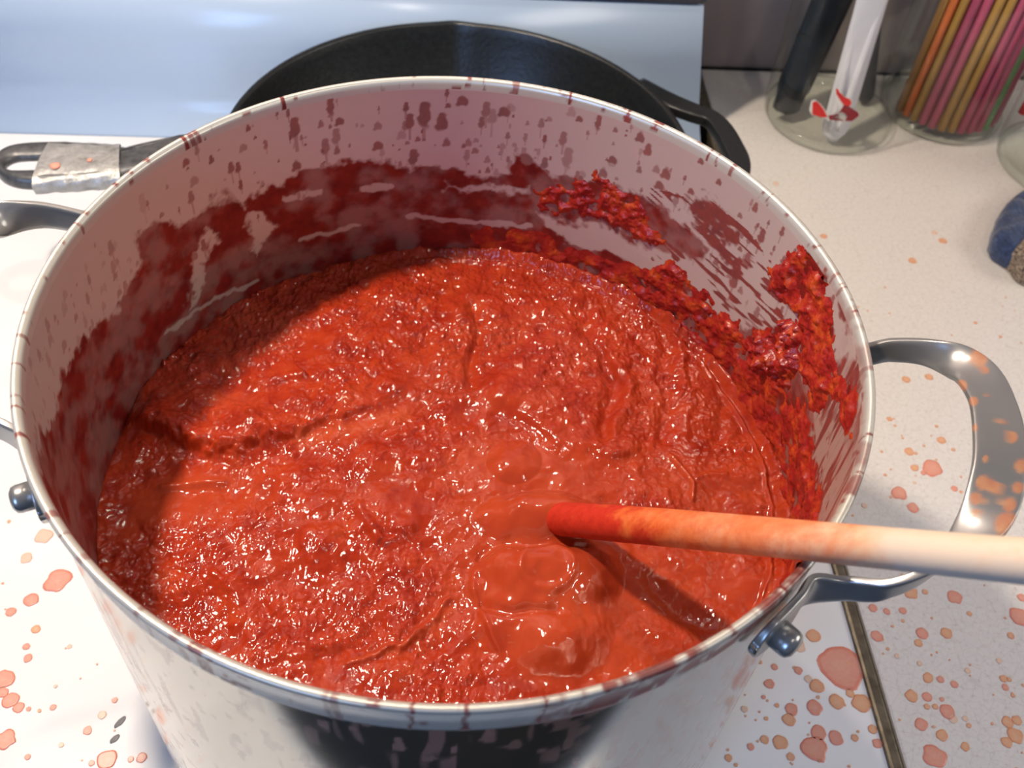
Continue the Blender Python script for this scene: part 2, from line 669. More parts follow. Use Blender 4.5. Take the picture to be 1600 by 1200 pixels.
# worktop
wt = empty('countertop', (0.7, 0.1, ZF))
tag(wt, 'pale speckled laminate countertop right of the stove, spotted with sauce', 'countertop')
box('worktop_slab', (XS + 0.0095, -0.22, ZF - 0.035), (1.6, 0.588, ZF), M['laminate'], wt, 0.002)
box('cupboard_front', (XS + 0.02, -0.19, -1.17), (1.6, 0.57, ZF - 0.036), M['wall'], wt)

box('joint_line', (XS + 0.01, 0.5865, ZF + 0.0001), (1.6, 0.5895, ZF + 0.0018), M['gap'], wt)

# stove
st = empty('stove', (-0.15, 0.13, ZF))
tag(st, 'white enamelled stove with tall grey-white backguard tinted with painted blue reflections', 'stove')
# cooktop with rolled front edge
prof = [(-0.20, -0.05), (-0.20, -0.012), (-0.197, -0.004), (-0.190, 0.0), (-0.05, 0.0), (0.2, 0.0), (0.458, 0.0)]
V, Fc = [], []
for x in (-0.53, XS):
    for (y, z) in prof:
        V.append((x, y, ZF + z))
    V.append((x, 0.458, ZF - 0.05))
npf = len(prof) + 1
for i in range(npf - 1):
    Fc.append((i, npf + i, npf + i + 1, i + 1))
Fc.append(tuple(range(npf)))
Fc.append(tuple(range(2 * npf - 1, npf - 1, -1)))
Fc.append((npf - 1, 2 * npf - 1, npf, 0))
pymesh('cooktop', V, Fc, M['enamel'], st)
box('oven_body', (-0.53, -0.16, -1.16), (XS, 0.58, ZF - 0.051), M['panel'], st)
# backguard with coved foot
bp_ = [(0.4585, -0.0005)]
for k in range(1, 14):
    a_ = k / 13 * math.pi / 2
    bp_.append((0.4585 + 0.0245 * math.sin(a_), -0.0005 + 0.036 * (1 - math.cos(a_)) ** 0.9))
bp_ += [(0.4845, 0.07), (0.486, 0.118)]
xa = [0.222 - (0.222 - 0.2035) * z / 0.118 for (y, z) in bp_]
V, Fc = [], []
for i, (y, z) in enumerate(bp_):
    V += [(-0.53, y, ZF + z), (xa[i], y, ZF + z), (xa[i] + 0.002, 0.586, ZF + z), (-0.53, 0.586, ZF + z)]
for i in range(len(bp_) - 1):
    for k in range(4):
        a, b2 = i * 4 + k, i * 4 + (k + 1) % 4
        Fc.append((a, b2, b2 + 4, a + 4))
Fc.append((0, 3, 2, 1))
t4 = (len(bp_) - 1) * 4
Fc.append((t4, t4 + 1, t4 + 2, t4 + 3))
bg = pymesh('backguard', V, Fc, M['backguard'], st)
bg.data.polygons.foreach_set('use_smooth', [abs(p.normal.x) < 0.5 for p in bg.data.polygons])
box('control_panel', (-0.53, 0.484, ZF + 0.1192), (0.2055, 0.586, ZF + 0.22), M['panel'], st, 0.004)
# strip over the gap between stove and worktop
box('seam_strip', (XS + 0.0002, -0.20, ZF - 0.02), (XS + 0.0078, 0.588, ZF + 0.0022), M['seam'], st, 0.0018)
box('seam_gap', (XS + 0.0079, -0.20, ZF - 0.03), (XS + 0.0094, 0.588, ZF - 0.002), M['gap'], st)


def burner(cx, cy, r):
    lathe('drip_pan', [(r + 0.018, 0.0004), (r + 0.017, 0.003), (r + 0.012, 0.0042), (r + 0.007, 0.003), (r, 0.0006), (0.02, 0.0006), (0.001, 0.0006)],
          96, M['chrome'], st, (cx, cy, ZF))
    t = np.linspace(0, 2 * np.pi * 4, 260)
    rr = 0.02 + (r - 0.024) * t / t[-1]
    path = np.stack([cx + rr * np.cos(t), cy + rr * np.sin(t), np.full_like(t, ZF + 0.0172)], 1)
    sweep('burner_coil', path, (0, 0, 1), 0.0075, 0.0085, M['coil'], st, 8, 2.5)


burner(0.0, 0.0, 0.102)
burner(-0.02, 0.318, 0.08)

# ------------------------------------------------------------------ sauce splatters on the surfaces


def splat_obj(x, y, r, parent, tone, seed, mat=None, elong=1.0, ang=0.0, name='sauce_splatter'):
    rs = np.random.RandomState(seed)
    n = 22
    a = np.linspace(0, 2 * np.pi, n, endpoint=False)
    w = 1 + 0.13 * rs.randn(n) * (0.6 + 0.5 * min(1, r / 0.006))
    w = 0.5 * w + 0.25 * np.roll(w, 1) + 0.25 * np.roll(w, -1)
    ux, uy = np.cos(a) * w * elong, np.sin(a) * w
    ox, oy = ux * math.cos(ang) - uy * math.sin(ang), ux * math.sin(ang) + uy * math.cos(ang)
    V = [(x, y, ZF + 0.00035)]
    e = [0.0]
    for f, z, ev in ((0.8, 0.0004, 0.25), (0.96, 0.0004, 1.0), (1.0, 0.00005, 1.0)):
        for k in range(n):
            V.append((x + ox[k] * r * f, y + oy[k] * r * f, ZF + z))
            e.append(ev)
    Fc = [(0, 1 + k, 1 + (k + 1) % n) for k in range(n)]
    for q in range(2):
        for k in range(n):
            a0, a1 = 1 + q * n + k, 1 + q * n + (k + 1) % n
            Fc.append((a0, a0 + n, a1 + n, a1))
    return V, Fc, e


def put_splat(px, py, rp, tone=0, seed=0, mat=None, elong=1.0, ang=0.0, name='sauce_splatter'):
    p = P(px, py, ZF)
    dist = np.linalg.norm(p - Cc)
    r = rp * dist / F * 1.12
    parent = st if p[0] < XS else wt
    V, Fc, e = splat_obj(p[0], p[1], r, parent, tone, seed, elong=elong, ang=ang)
    me = bpy.data.meshes.new(name)
    me.from_pydata(V, [], Fc)
    t_ = me.attributes.new('edge', 'FLOAT', 'POINT')
    t_.data.foreach_set('value', e)
    return link(name, me, mat or M['splat'][tone], parent, True)


c5 = [(830, 775, 75, 0), (720, 650, 25, 1), (660, 690, 25, 2), (560, 780, 12, 0), (540, 850, 18, 0), (660, 795, 15, 0), (515, 905, 8, 0),
      (570, 940, 8, 1), (735, 860, 25, 1), (725, 950, 28, 0), (630, 955, 23, 0), (620, 1000, 23, 1), (820, 925, 26, 1), (920, 930, 34, 1),
      (875, 890, 15, 1), (745, 1055, 28, 0), (815, 1075, 25, 0), (585, 1095, 25, 1), (518, 1082, 15, 1), (725, 1120, 43, 0), (628, 1155, 14, 1),
      (460, 1112, 13, 0), (368, 1158, 13, 1), (895, 1075, 13, 1), (990, 1098, 17, 0), (435, 955, 12, 2), (970, 1040, 16, 1), (700, 830, 14, 2),
      (1080, 55, 28, 0), (1137, 115, 20, 0), (935, 108, 10, 2), (1310, 37, 12, 0), (965, 482, 17, 0), (970, 535, 15, 0), (1027, 548, 12, 0),
      (1095, 545, 14, 0), (1127, 472, 22, 1), (1187, 467, 10, 1), (1310, 488, 26, 0), (1590, 490, 14, 0), (1372, 558, 9, 1),
      (1580, 570, 32, 0), (1175, 640, 22, 0), (1160, 680, 14, 1), (1278, 640, 20, 1), (985, 650, 20, 0), (1545, 650, 12, 1),
      (1070, 735, 9, 2), (1165, 765, 9, 2), (1200, 825, 18, 1), (1252, 832, 12, 0), (1310, 852, 13, 0), (1365, 795, 10, 2), (1495, 755, 9, 2),
      (1515, 828, 13, 1), (1522, 865, 12, 0), (1130, 900, 22, 1), (1195, 905, 16, 0), (1258, 915, 8, 0), (1195, 945, 10, 1),
      (1230, 945, 10, 1), (1280, 965, 25, 0), (1305, 998, 15, 2), (1355, 995, 10, 2), (1172, 1020, 22, 0), (1258, 1065, 20, 1),
      (1355, 1112, 15, 1), (1228, 1155, 38, 0), (1530, 1010, 20, 1), (1570, 1003, 16, 1), (1565, 1068, 26, 1), (1528, 1092, 18, 1)]
c4 = [(1215, 885, 33, 0), (1180, 905, 9, 0), (1145, 883, 14, 1), (1120, 815, 17, 1), (1150, 823, 6, 1), (1255, 768, 15, 1), (1110, 515, 14, 1),
      (1205, 505, 14, 1), (1040, 680, 10, 1), (1305, 808, 7, 1), (1235, 710, 6, 1), (1135, 20, 14, 1), (1145, 945, 6, 2)]
c3 = [(765, 985, 12, 1), (1262, 1005, 14, 1), (1228, 970, 10, 2), (567, 765, 10, 2)]
c7 = [(240, 420, 42, 0), (130, 500, 25, 0), (45, 550, 17, 0), (150, 622, 15, 1), (180, 235, 28, 2), (110, 325, 20, 2), (110, 695, 12, 0),
      (117, 742, 14, 0), (15, 830, 35, 0), (10, 885, 18, 0), (45, 918, 26, 0), (78, 948, 18, 0), (120, 955, 8, 0), (222, 948, 10, 0),
      (478, 918, 10, 0), (425, 980, 14, 2), (25, 1080, 32, 0), (365, 1045, 15, 0), (115, 1155, 10, 0), (445, 1165, 32, 0), (545, 1165, 10, 0),
      (590, 1158, 17, 0), (382, 1180, 10, 0), (232, 860, 6, 2), (290, 695, 8, 2), (255, 1105, 9, 2)]
sd = 100
for lst, ox, oy in ((c5, 1000, 750), (c4, 1000, 400), (c3, 1000, 0), (c7, 0, 750)):
    for (a, b2, rr, tn) in lst:
        sd += 1
        put_splat(ox + a / 2.667, oy + b2 / 2.667, rr / 2.667, tn, sd)
for (a, b2, e_, g_) in ((500, 1010, 2.6, 0.9), (478, 1080, 2.0, 0.8)):
    put_splat(a / 2.667, 750 + b2 / 2.667, 3.6, 0, 5, M['chip'], e_, g_, 'enamel_chip')
# the fine spray of droplets too small to pick apart, one mesh each
for host, x0, x1, y0, y1, cnt in ((wt, XS + 0.012, 0.50, -0.15, 0.30, 260), (st, -0.33, -0.15, -0.15, 0.10, 70), (st, 0.12, XS - 0.004, -0.15, 0.0, 130)):
    V, Fc, e = [], [], []
    k = 0
    while k < cnt:
        x = RNG.uniform(x0, x1)
        y = y0 + (y1 - y0) * RNG.rand() ** 1.7
        r = 0.0005 + 0.0009 * RNG.rand() ** 2
        k += 1
        b0 = len(V)
        v_, f_, e_ = splat_obj(x, y, r, None, 0, 1000 + k)
        V += v_
        e += e_
        Fc += [tuple(i + b0 for i in ff) for ff in f_]
    me = bpy.data.meshes.new('fine_splatter')
    me.from_pydata(V, [], Fc)
    t_ = me.attributes.new('edge', 'FLOAT', 'POINT')
    t_.data.foreach_set('value', e)
    tag(link('fine_splatter', me, M['splat'][1], host, True), kind='stuff')

# ------------------------------------------------------------------ stock pot
RO, RI, ZB = 0.1485, 0.1468, -0.241
pot = empty('stock_pot', (0, 0, ZB))
tag(pot, 'large stainless steel stock pot full of sauce on the front burner', 'pot')
NT = 1600
# profile, bottom centre -> outer wall -> rim -> inner wall -> inner bottom
prof = [(0.001, ZB), (0.08, ZB), (0.135, ZB), (0.142, ZB + 0.001), (0.1465, ZB + 0.005), (RO, ZB + 0.012)]
zo = np.linspace(ZB + 0.014, -0.012, 130)
prof += [(RO, z) for z in zo]
prof += [(RO + 0.0002, -0.009), (RO + 0.0007, -0.006), (RO + 0.0014, -0.0035), (RO + 0.0019, -0.0015), (RO + 0.0020, -0.0005), (RO + 0.0016, 0.0004),
         (RO + 0.0008, 0.0007), (RO - 0.0001, 0.0004), (RI + 0.0007, -0.0006), (RI + 0.0003, -0.002), (RI + 0.0001, -0.004)]
n_rim0 = 6 + 130
zi = np.linspace(-0.0045, -0.112, 215)
prof += [(RI, z) for z in zi]
prof += [(RI, -0.16), (RI, -0.22), (RI - 0.006, ZB + 0.006), (0.1, ZB + 0.004), (0.001, ZB + 0.004)]
prof = np.array(prof)
th = np.linspace(-np.pi / 2, 1.5 * np.pi, NT, endpoint=False)
TH, PR = np.meshgrid(th, prof[:, 0], indexing='ij')
_, PZ = np.meshgrid(th, prof[:, 1], indexing='ij')
V = np.stack([PR * np.cos(TH), PR * np.sin(TH), PZ], -1)


def wall_fields(TH, Z):
    """how much sauce clings to the inner wall: (film opacity, thickness in m)"""
    S = (TH + np.pi / 2) * RI
    Vw = np.stack([RI * np.cos(TH), RI * np.sin(TH), Z], -1)
    X, Y = pix(Vw)
    facing = ((Vw - Cc) * np.stack([-np.cos(TH), -np.sin(TH), 0 * TH], -1)).sum(-1) < 0
    wob = 1.0
    Xn = X + 16 * fbm(S, Z, 0.02, 3, 3) + 9 * fbm(S, Z, 0.004, 3, 4)
    Yn = Y + 16 * fbm(S, Z, 0.02, 3, 5) + 10 * fbm(S, Z, 0.004, 3, 6)
    main = [(55, 800), (66, 690), (94, 605), (124, 537), (187, 474), (217, 417), (212, 372), (245, 352), (290, 345), (315, 322), (345, 305),
            (375, 318), (400, 300), (440, 285), (470, 268), (520, 262), (560, 255), (620, 262), (700, 270), (780, 272), (815, 240),
            (850, 262), (900, 278), (940, 285), (985, 300), (1020, 320), (1060, 345), (1100, 385), (1085, 405), (1040, 390), (1000, 374),
            (985, 385), (1020, 430), (1060, 440), (1105, 490), (1150, 520), (1190, 510), (1240, 530), (1262, 570), (1258, 620), (1268, 700),
            (1285, 790), (1260, 880), (1200, 960), (700, 1500), (60, 1000)]
    f = soft(Xn, Yn, main, 5)
    depthy = 0.72 + 0.28 * sstep(-0.5, 0.3, fbm(S, Z, 0.012, 4, 8))
    film = f * depthy
    pale = [[(385, 330), (415, 335), (428, 350), (415, 385), (402, 402), (388, 368)],
            [(322, 362), (342, 360), (330, 400), (305, 470), (290, 485), (305, 420)],
            [(838, 334), (900, 343), (980, 370), (1035, 415), (1060, 452), (1020, 440), (960, 408), (900, 382), (850, 356)],
            [(700, 296), (760, 288), (830, 291), (828, 300), (740, 303)]]
    for p in pale:
        film = film * (1 - 0.93 * soft(Xn, Yn, p, 4))
    for p, w in (([(640, 337), (700, 345), (830, 353)], 3.5), ([(470, 374), (560, 352)], 3.0), ([(570, 296), (610, 290)], 5),
                 ([(445, 310), (500, 300)], 4), ([(260, 520), (330, 470), (400, 440)], 2.5)):
        d, _, _ = pline(X + 4 * fbm(S, Z, 0.004, 2, 9), Y + 4 * fbm(S, Z, 0.004, 2, 10), p)
        film = film * (1 - 0.8 * sstep(w + 2, w - 1, d))
    # extra patches on the right side
    patches = [([(1072, 322), (1090, 303), (1118, 312), (1140, 345), (1165, 372), (1185, 398), (1170, 420), (1140, 405), (1108, 372), (1080, 350)], 1.0),
               ([(1212, 425), (1232, 402), (1262, 395), (1290, 398), (1302, 425), (1285, 462), (1258, 480), (1246, 500), (1225, 480), (1213, 455)], 1.0),
               ([(1250, 470), (1300, 470), (1305, 520), (1290, 560), (1300, 610), (1262, 640), (1262, 560), (1248, 520)], 1.0),
               ([(1165, 548), (1190, 515), (1230, 510), (1250, 530), (1248, 570), (1232, 595), (1200, 580), (1172, 565)], 1.0),
               ([(1292, 592), (1320, 590), (1338, 620), (1338, 668), (1322, 672), (1308, 640)], 1.0),
               ([(1312, 440), (1335, 470), (1352, 560), (1358, 600), (1345, 610), (1335, 540), (1318, 480)], 0.9)]
    tear = sstep(-0.28, 0.05, fbm(S, Z, 0.007, 3, 27))
    for k_, (p, o) in enumerate(patches):
        film = np.maximum(film, o * soft(Xn, Yn, p, 4) * (tear * 0.9 if k_ == 0 else 1))
    # scraped diagonal streaks between the bare steel
    diag = inpoly(Xn, Yn, [(960, 300), (1100, 300), (1230, 420), (1260, 540), (1160, 525), (1020, 420)])
    u = (X + 0.95 * Y)
    w = (X * -0.67 + Y * 0.74)
    sn = vnoise(u / 55 + 3, w / 3.6, 21) * 0.6 + vnoise(u / 30, w / 7.0, 22) * 0.6
    film = np.where(diag, np.maximum(film, 0.9 * sstep(0.22, 0.42, sn)), film)
    vert = soft(Xn, Yn, [(1255, 560), (1345, 560), (1350, 700), (1310, 820), (1262, 900)], 8)
    sn = fbm(S, Z * 0.10, 0.0026, 3, 23) + 0.25 * fbm(S, Z, 0.02, 2, 24)
    film = np.maximum(film, vert * (0.28 + 0.62 * sstep(-0.1, 0.25, sn)))
    edge_r = sstep(1296, 1352, X) * sstep(480, 620, Y)
    film = np.maximum(film, edge_r * 0.8 * sstep(0.0, 0.3, fbm(S, Z, 0.008, 3, 25)))
    # hidden near side: simple tide line
    gen = sstep(-0.055, -0.065, Z + 0.012 * fbm(S, Z, 0.02, 3, 31))
    film = np.where(facing, film, gen)
    # splashed dots and runs on the upper wall
    rs = np.random.RandomState(11)
    dots = [(722, 158, 10, 1), (787, 175, 10, 1), (808, 142, 7, 1), (893, 158, 5, 1.3), (1030, 290, 9, 1), (957, 250, 8, 1), (1257, 362, 7, 1.6),
            (1000, 215, 8, 1.2), (970, 183, 4, 1), (905, 186, 6, 1), (935, 190, 5, 3), (1045, 212, 7, 1), (1095, 252, 6, 1), (700, 165, 5, 1),
            (1040, 272, 9, 1.2), (1012, 235, 7, 1.6), (640, 190, 7, 2.2), (590, 228, 9, 1), (663, 178, 10, 2.6), (530, 190, 8, 1), (516, 165, 6, 3),
            (460, 200, 9, 2.2), (372, 262, 5, 2), (330, 250, 5, 1.5), (690, 192, 10, 1.6), (820, 250, 14, 1.0), (1222, 362, 5, 2), (1180, 325, 6, 1.5)]
    D = np.zeros(TH.shape)
    lst = []
    for (x, y, r, el) in dots:
        d = ray(x, y)
        a = d[0] ** 2 + d[1] ** 2
        b_ = 2 * (Cc[0] * d[0] + Cc[1] * d[1])
        c = Cc[0] ** 2 + Cc[1] ** 2 - RI ** 2
        s = (-b_ + math.sqrt(b_ * b_ - 4 * a * c)) / (2 * a)
        q = Cc + d * s
        lst.append((math.atan2(q[1], q[0]), q[2], r * s / F, el, 0.75))
    for k in range(520):
        t = rs.uniform(-0.45, 3.75)
        z = -0.004 - 0.055 * rs.rand() ** 0.75
        lst.append((t, z, 0.0006 + 0.0019 * rs.rand() ** 2.2, 1 + 1.8 * rs.rand() ** 2, rs.uniform(0.3, 0.8) * (0.55 if t > 2.6 else 1)))
    zs = Z[0]
    for (t, z, r, el, op) in lst:
        t = (t + np.pi / 2) % (2 * np.pi)
        i0, i1 = int((t - 3 * r / RI) / (2 * np.pi) * TH.shape[0]) - 1, int((t + 3 * r / RI) / (2 * np.pi) * TH.shape[0]) + 2
        i0, i1 = max(i0, 0), min(i1, TH.shape[0])
        if i0 >= i1:
            continue
        s_ = S[i0:i1] - t * RI
        z_ = Z[i0:i1] - z
        jit = 1 + 0.3 * vnoise(s_ / r * 1.2 + 50, z_ / r * 1.2 + 50, 40)
        d = np.hypot(s_, z_ / el) / (r * jit)
        v = sstep(1.15, 0.8, d)
        if el > 1.6:   # a run below the drop
            v = np.maximum(v, 0.6 * (np.abs(s_) < r * 0.3) * (z_ < 0) * (z_ > -r * 5))
        D[i0:i1] = np.maximum(D[i0:i1], v * op)
    film = np.maximum(film, D * np.where(facing, 1, 1))
    # thickness
    rough = np.clip(0.42 + 1.25 * fbm(S, Z, 0.0065, 4, 33), 0, None)
    thick = np.zeros(TH.shape)
    clumps = [(patches[1][0], 0.0030), (patches[2][0], 0.0030), (patches[3][0], 0.0060), (patches[4][0], 0.0022), 
              ([(840, 300), (880, 290), (940, 288), (985, 310), (1000, 340), (1040, 370), (1010, 372), (960, 350), (900, 330), (850, 322)], 0.0022),
              ([(900, 276), (940, 280), (938, 293), (905, 293)], 0.0026),
              ([(1040, 410), (1075, 440), (1110, 480), (1160, 530), (1230, 600), (1262, 700), (1275, 800), (1255, 880), (1180, 720), (1130, 600),
                (1060, 500), (1000, 430)], 0.0022),
              ([(290, 345), (345, 308), (380, 325), (350, 345), (300, 360)], 0.0)]
    for p, h in clumps:
        thick = np.maximum(thick, h * soft(Xn, Yn, p, 7) * rough)
    low = sstep(-0.080, -0.098, Z + 0.006 * fbm(S, Z, 0.02, 2, 35))
    thick = np.maximum(thick, np.where(facing & (X > 700), low * 0.0022 * rough * sstep(700, 1000, X), 0.0))
    return np.clip(film, 0, 1), thick


stain = np.zeros(TH.shape)
i_in = n_rim0 + 11
film, thick = wall_fields(TH[:, i_in:i_in + 215], PZ[:, i_in:i_in + 215])
stain[:, i_in:i_in + 215] = film
# rim marks
rimS = (TH + np.pi / 2) * RI
mk = sstep(0.55, 0.72, fbm(rimS, PZ * 3, 0.006, 3, 51) + 0.12) * 0.9
rs = np.random.RandomState(5)
for k in range(38):
    t = rs.uniform(0, 2 * np.pi)
    wdt = rs.uniform(0.0005, 0.0018)
    mk = np.maximum(mk, sstep(wdt, wdt * 0.6, np.abs(rimS - t * RI + 0.0012 * fbm(rimS, PZ, 0.003, 2, 300 + k))) * rs.uniform(0.5, 1))
near_r = sstep(0.9, 1.5, TH + np.pi / 2) * sstep(1.9, 1.5, TH + np.pi / 2)      # towards the right handle the rim is smeared
near_b = sstep(0.05, 0.25, TH + np.pi / 2) * sstep(1.3, 0.9, TH + np.pi / 2)
mk = np.maximum(mk, (near_b + 0.45 * near_r) * sstep(-0.3, 0.15, fbm(rimS, PZ, 0.005, 3, 52)) * 0.9)
stain[:, n_rim0 - 3:i_in] = mk[:, n_rim0 - 3:i_in]
# outer wall: pale runs and drops
S = (TH + np.pi / 2) * RO
So, Zo = S[:, 6:n_rim0 - 3], PZ[:, 6:n_rim0 - 3]
runs = sstep(0.30, 0.6, vnoise(So / 0.0032 + 0.6 * vnoise(So / 0.01, Zo / 0.02, 65), Zo / 0.022, 61) * 0.7 + 0.5 * fbm(So, Zo, 0.03, 2, 62)) * 0.30
drops = sstep(0.36, 0.5, vnoise(So / 0.0042, Zo / 0.0075, 63) * 0.75 + 0.3 * fbm(So, Zo, 0.003, 2, 66)) * 0.36
stain[:, 6:n_rim0 - 3] = np.maximum(runs, drops) * np.clip(0.7 + 0.5 * fbm(So, Zo, 0.04, 2, 64), 0.1, 1)
quadmesh('pot_body', V, gridquads(NT, len(prof), wrap_u=True), M['steel'], pot, {'stain': stain, 'polish': np.broadcast_to((np.arange(len(prof)) < n_rim0 - 3).astype(float), stain.shape).copy()})

# thick residue as its own relief
keep = thick > 0.00006
THi, Zi = TH[:, i_in:i_in + 215], PZ[:, i_in:i_in + 215]
r_ = RI + 0.00003 - thick
Vr = np.stack([r_ * np.cos(THi), r_ * np.sin(THi), Zi], -1).reshape(-1, 3)
Q = gridquads(NT, 215, wrap_u=True)
kf = keep.ravel()
Q = Q[kf[Q].sum(1) >= 2]
used = np.unique(Q)
remap = np.full(len(Vr), -1)
remap[used] = np.arange(len(used))
tag(quadmesh('sauce_residue', Vr[used], remap[Q], M['dried'], pot), 'thick red sauce crust clinging inside the pot wall')


def pot_handle(a_deg, path, wid, wdir, flips, stain=None):
    a = math.radians(a_deg)
    u = np.array([math.cos(a), math.sin(a), 0])
    v = np.array([-math.sin(a), math.cos(a), 0])
    z = np.array([0, 0, 1.0])
    B = np.array([u, v, z])
    path = np.array(path, float)
    # both ends fold flat against the wall as riveted flanges
    def flange(p, sgn, phis):
        zc = p[2]
        return [((RO + 0.0034) * math.cos(math.radians(f)), (RO + 0.0034) * math.sin(math.radians(f)), zc - 0.002) for f in phis]
    n0 = flips['n']
    f0 = flips['f']
    full = flange(path[0], 1, f0)[::-1] + [tuple(p) for p in path] + flange(path[-1], -1, n0)
    k0, k1 = len(f0), len(n0)
    wdf = [(0, 0, 1)] * k0 + list(wdir) + [(0, 0, 1)] * k1
    wf = [.020] * (k0 - 1) + [.018] + list(wid) + [.018] + [.020] * (k1 - 1)
    NP_ = 300
    pts = catmull([np.array(p) @ B for p in full], NP_)
    w = catmull([[x, 0, 0] for x in wf], NP_)[:, 0]
    L = np.r_[0, np.cumsum(np.linalg.norm(np.diff(pts, axis=0), axis=1))]
    e_ = np.minimum(L, L[-1] - L) / 0.009
    w = w * np.sqrt(np.clip(1 - (1 - np.clip(e_, 0, 1)) ** 2, 0.02, 1))
    wd = catmull([np.array(d, float) @ B for d in wdf], NP_)
    h = sweep('handle', pts, wd, w, 0.0032, M['handle'], pot, 72, 5, stain)
    for sgn, f in ((0, f0), (1, n0)):
        t = a + math.radians(f[len(f) // 2] * 0.5 + f[-2] * 0.5)
        zc_ = (path[0] if sgn == 0 else path[-1])[2] - 0.002
        n = 24
        pr_ = [(0.0, 0.0075), (0.0030, 0.0073), (0.0046, 0.0062), (0.0050, 0.0048), (0.0050, -0.0005), (0.0, -0.0005)]
        Vv = []
        e1 = np.array([math.cos(t), math.sin(t), 0])
        e2 = np.array([-math.sin(t), math.cos(t), 0])
        e3 = np.array([0, 0, 1.0])
        c0 = e1 * (RO + 0.0048) + e3 * zc_
        for k in range(n):
            b_ = 2 * math.pi * k / n
            for (rad_, hh) in pr_:
                Vv.append(c0 + e1 * hh + (e2 * math.cos(b_) + e3 * math.sin(b_)) * max(rad_, 1e-5))
        rv = quadmesh('rivet', Vv, gridquads(n, len(pr_), wrap_u=True), M['handle'], None, {'stain': np.zeros(len(Vv))})
        rv.parent = h
        rv.location = (0, 0, 0)
    return h


hs = [(1410, 425, 40), (1435, 480, 20), (1340, 540, 25), (1390, 605, 20), (1445, 575, 12), (1360, 655, 18), (1395, 715, 14), (1550, 755, 25),
      (1590, 875, 30), (1440, 845, 14), (1430, 945, 33), (1490, 970, 27), (1400, 1010, 28), (1400, 1070, 20), (1575, 965, 25), (1540, 1035, 30),
      (1530, 1120, 55), (1500, 690, 8), (1500, 1030, 15)]


def hstain(V):
    X, Y = pix(V)
    s = np.zeros(len(V))
    for (x, y, r) in hs:
        s = np.maximum(s, 0.75 * sstep(1.15, 0.75, np.hypot(X - 1000 - x / 2.667, Y - 400 - y / 2.667) / (r / 2.667)))
    return s


pot_handle(-18,
           [(.1495, .051, -.024), (.160, .0495, -.016), (.172, .044, -.008), (.184, .034, -.002), (.1895, .018, .001), (.191, 0, .002), (.190, -.018, .001),
            (.185, -.036, -.002), (.173, -.052, -.008), (.161, -.0590, -.015), (.1495, -.0590, -.021)],
           [.011, .010, .011, .015, .0175, .018, .0175, .015, .011, .010, .012],
           [(0, 0, 1), (.15, 0, 1), (.25, .05, 1), (.9, .3, .4), (1, 0, -.05), (1, 0, -.08), (1, 0, -.05), (.9, -.3, .4), (.25, -.05, 1), (.15, 0, 1), (0, 0, 1)],
           {'n': (-24, -27.5, -31.5, -35.5), 'f': (22, 25.5, 29, 33)}, hstain)
pot_handle(172,
           [(.1485, -.053, -.030), (.160, -.050, -.024), (.176, -.045, -.018), (.190, -.033, -.014), (.1955, -.016, -.012), (.197, 0, -.012), (.1955, .016, -.012),
            (.190, .033, -.014), (.176, .046, -.020), (.162, .052, -.027), (.1505, .054, -.031)],
           [.012, .011, .012, .015, .0175, .018, .0175, .015, .012, .011, .012],
           [(0, 0, 1), (.15, 0, 1), (.25, .05, 1), (.9, .3, .4), (1, 0, -.05), (1, 0, -.08), (1, 0, -.05), (.9, -.3, .4), (.25, -.05, 1), (.15, 0, 1), (0, 0, 1)],
           {'n': (23, 26, 30, 34), 'f': (-22, -25.5, -29, -33)}, lambda V: np.zeros(len(V)))

# ------------------------------------------------------------------ the sauce
ZS = -0.103
NG = 660
g = np.linspace(-1, 1, NG)
GX, GY = np.meshgrid(g, g, indexing='ij')
# map square grid to disc
DX = GX * np.sqrt(1 - GY ** 2 / 2)
DY = GY * np.sqrt(1 - GX ** 2 / 2)
RS = RI - 0.00008
X3, Y3 = DX * RS, DY * RS
X, Y = pix(np.stack([X3, Y3, np.full_like(X3, ZS)], -1))
rad = np.hypot(X3, Y3)
ang = np.arctan2(Y3, X3)
Xw = X + 14 * fbm(X3, Y3, 0.02, 3, 81)
Yw = Y + 12 * fbm(X3, Y3, 0.02, 3, 82)
h = 0.0022 * fbm(X3, Y3, 0.05, 2, 83) + 0.0022 * fbm(X3, Y3, 0.016, 3, 84)
sm = np.zeros_like(h)       # 1 = smooth film
foam = np.zeros_like(h)


def ends(t, a=0.12):
    return sstep(0, a, t) * sstep(1, 1 - a, t)


def scarp(pts, hh, w=9, back=90):
    """ground is higher above the line (image), dropping across it towards the viewer"""
    d, s, t = pline(Xw, Yw, pts)
    return hh * ends(t) * (0.5 - 0.5 * np.tanh(s / w)) * np.exp(-np.clip(-s, 0, None) / back) * (d < 400)


def ridge(pts, hh, w=8, wx=True):
    d, s, t = pline(Xw if wx else X, Yw if wx else Y, pts)
    return hh * ends(t) * np.exp(-(d / w) ** 2)


def blob(cx, cy, rx, ry, hh, p=2.0):
    q = np.hypot((X - cx) / rx, (Y - cy) / ry)
    return hh * np.sqrt(np.clip(1 - q ** p, 0, 1))


def gauss(cx, cy, rx, ry, hh):
    return hh * np.exp(-(((X - cx) / rx) ** 2 + ((Y - cy) / ry) ** 2))


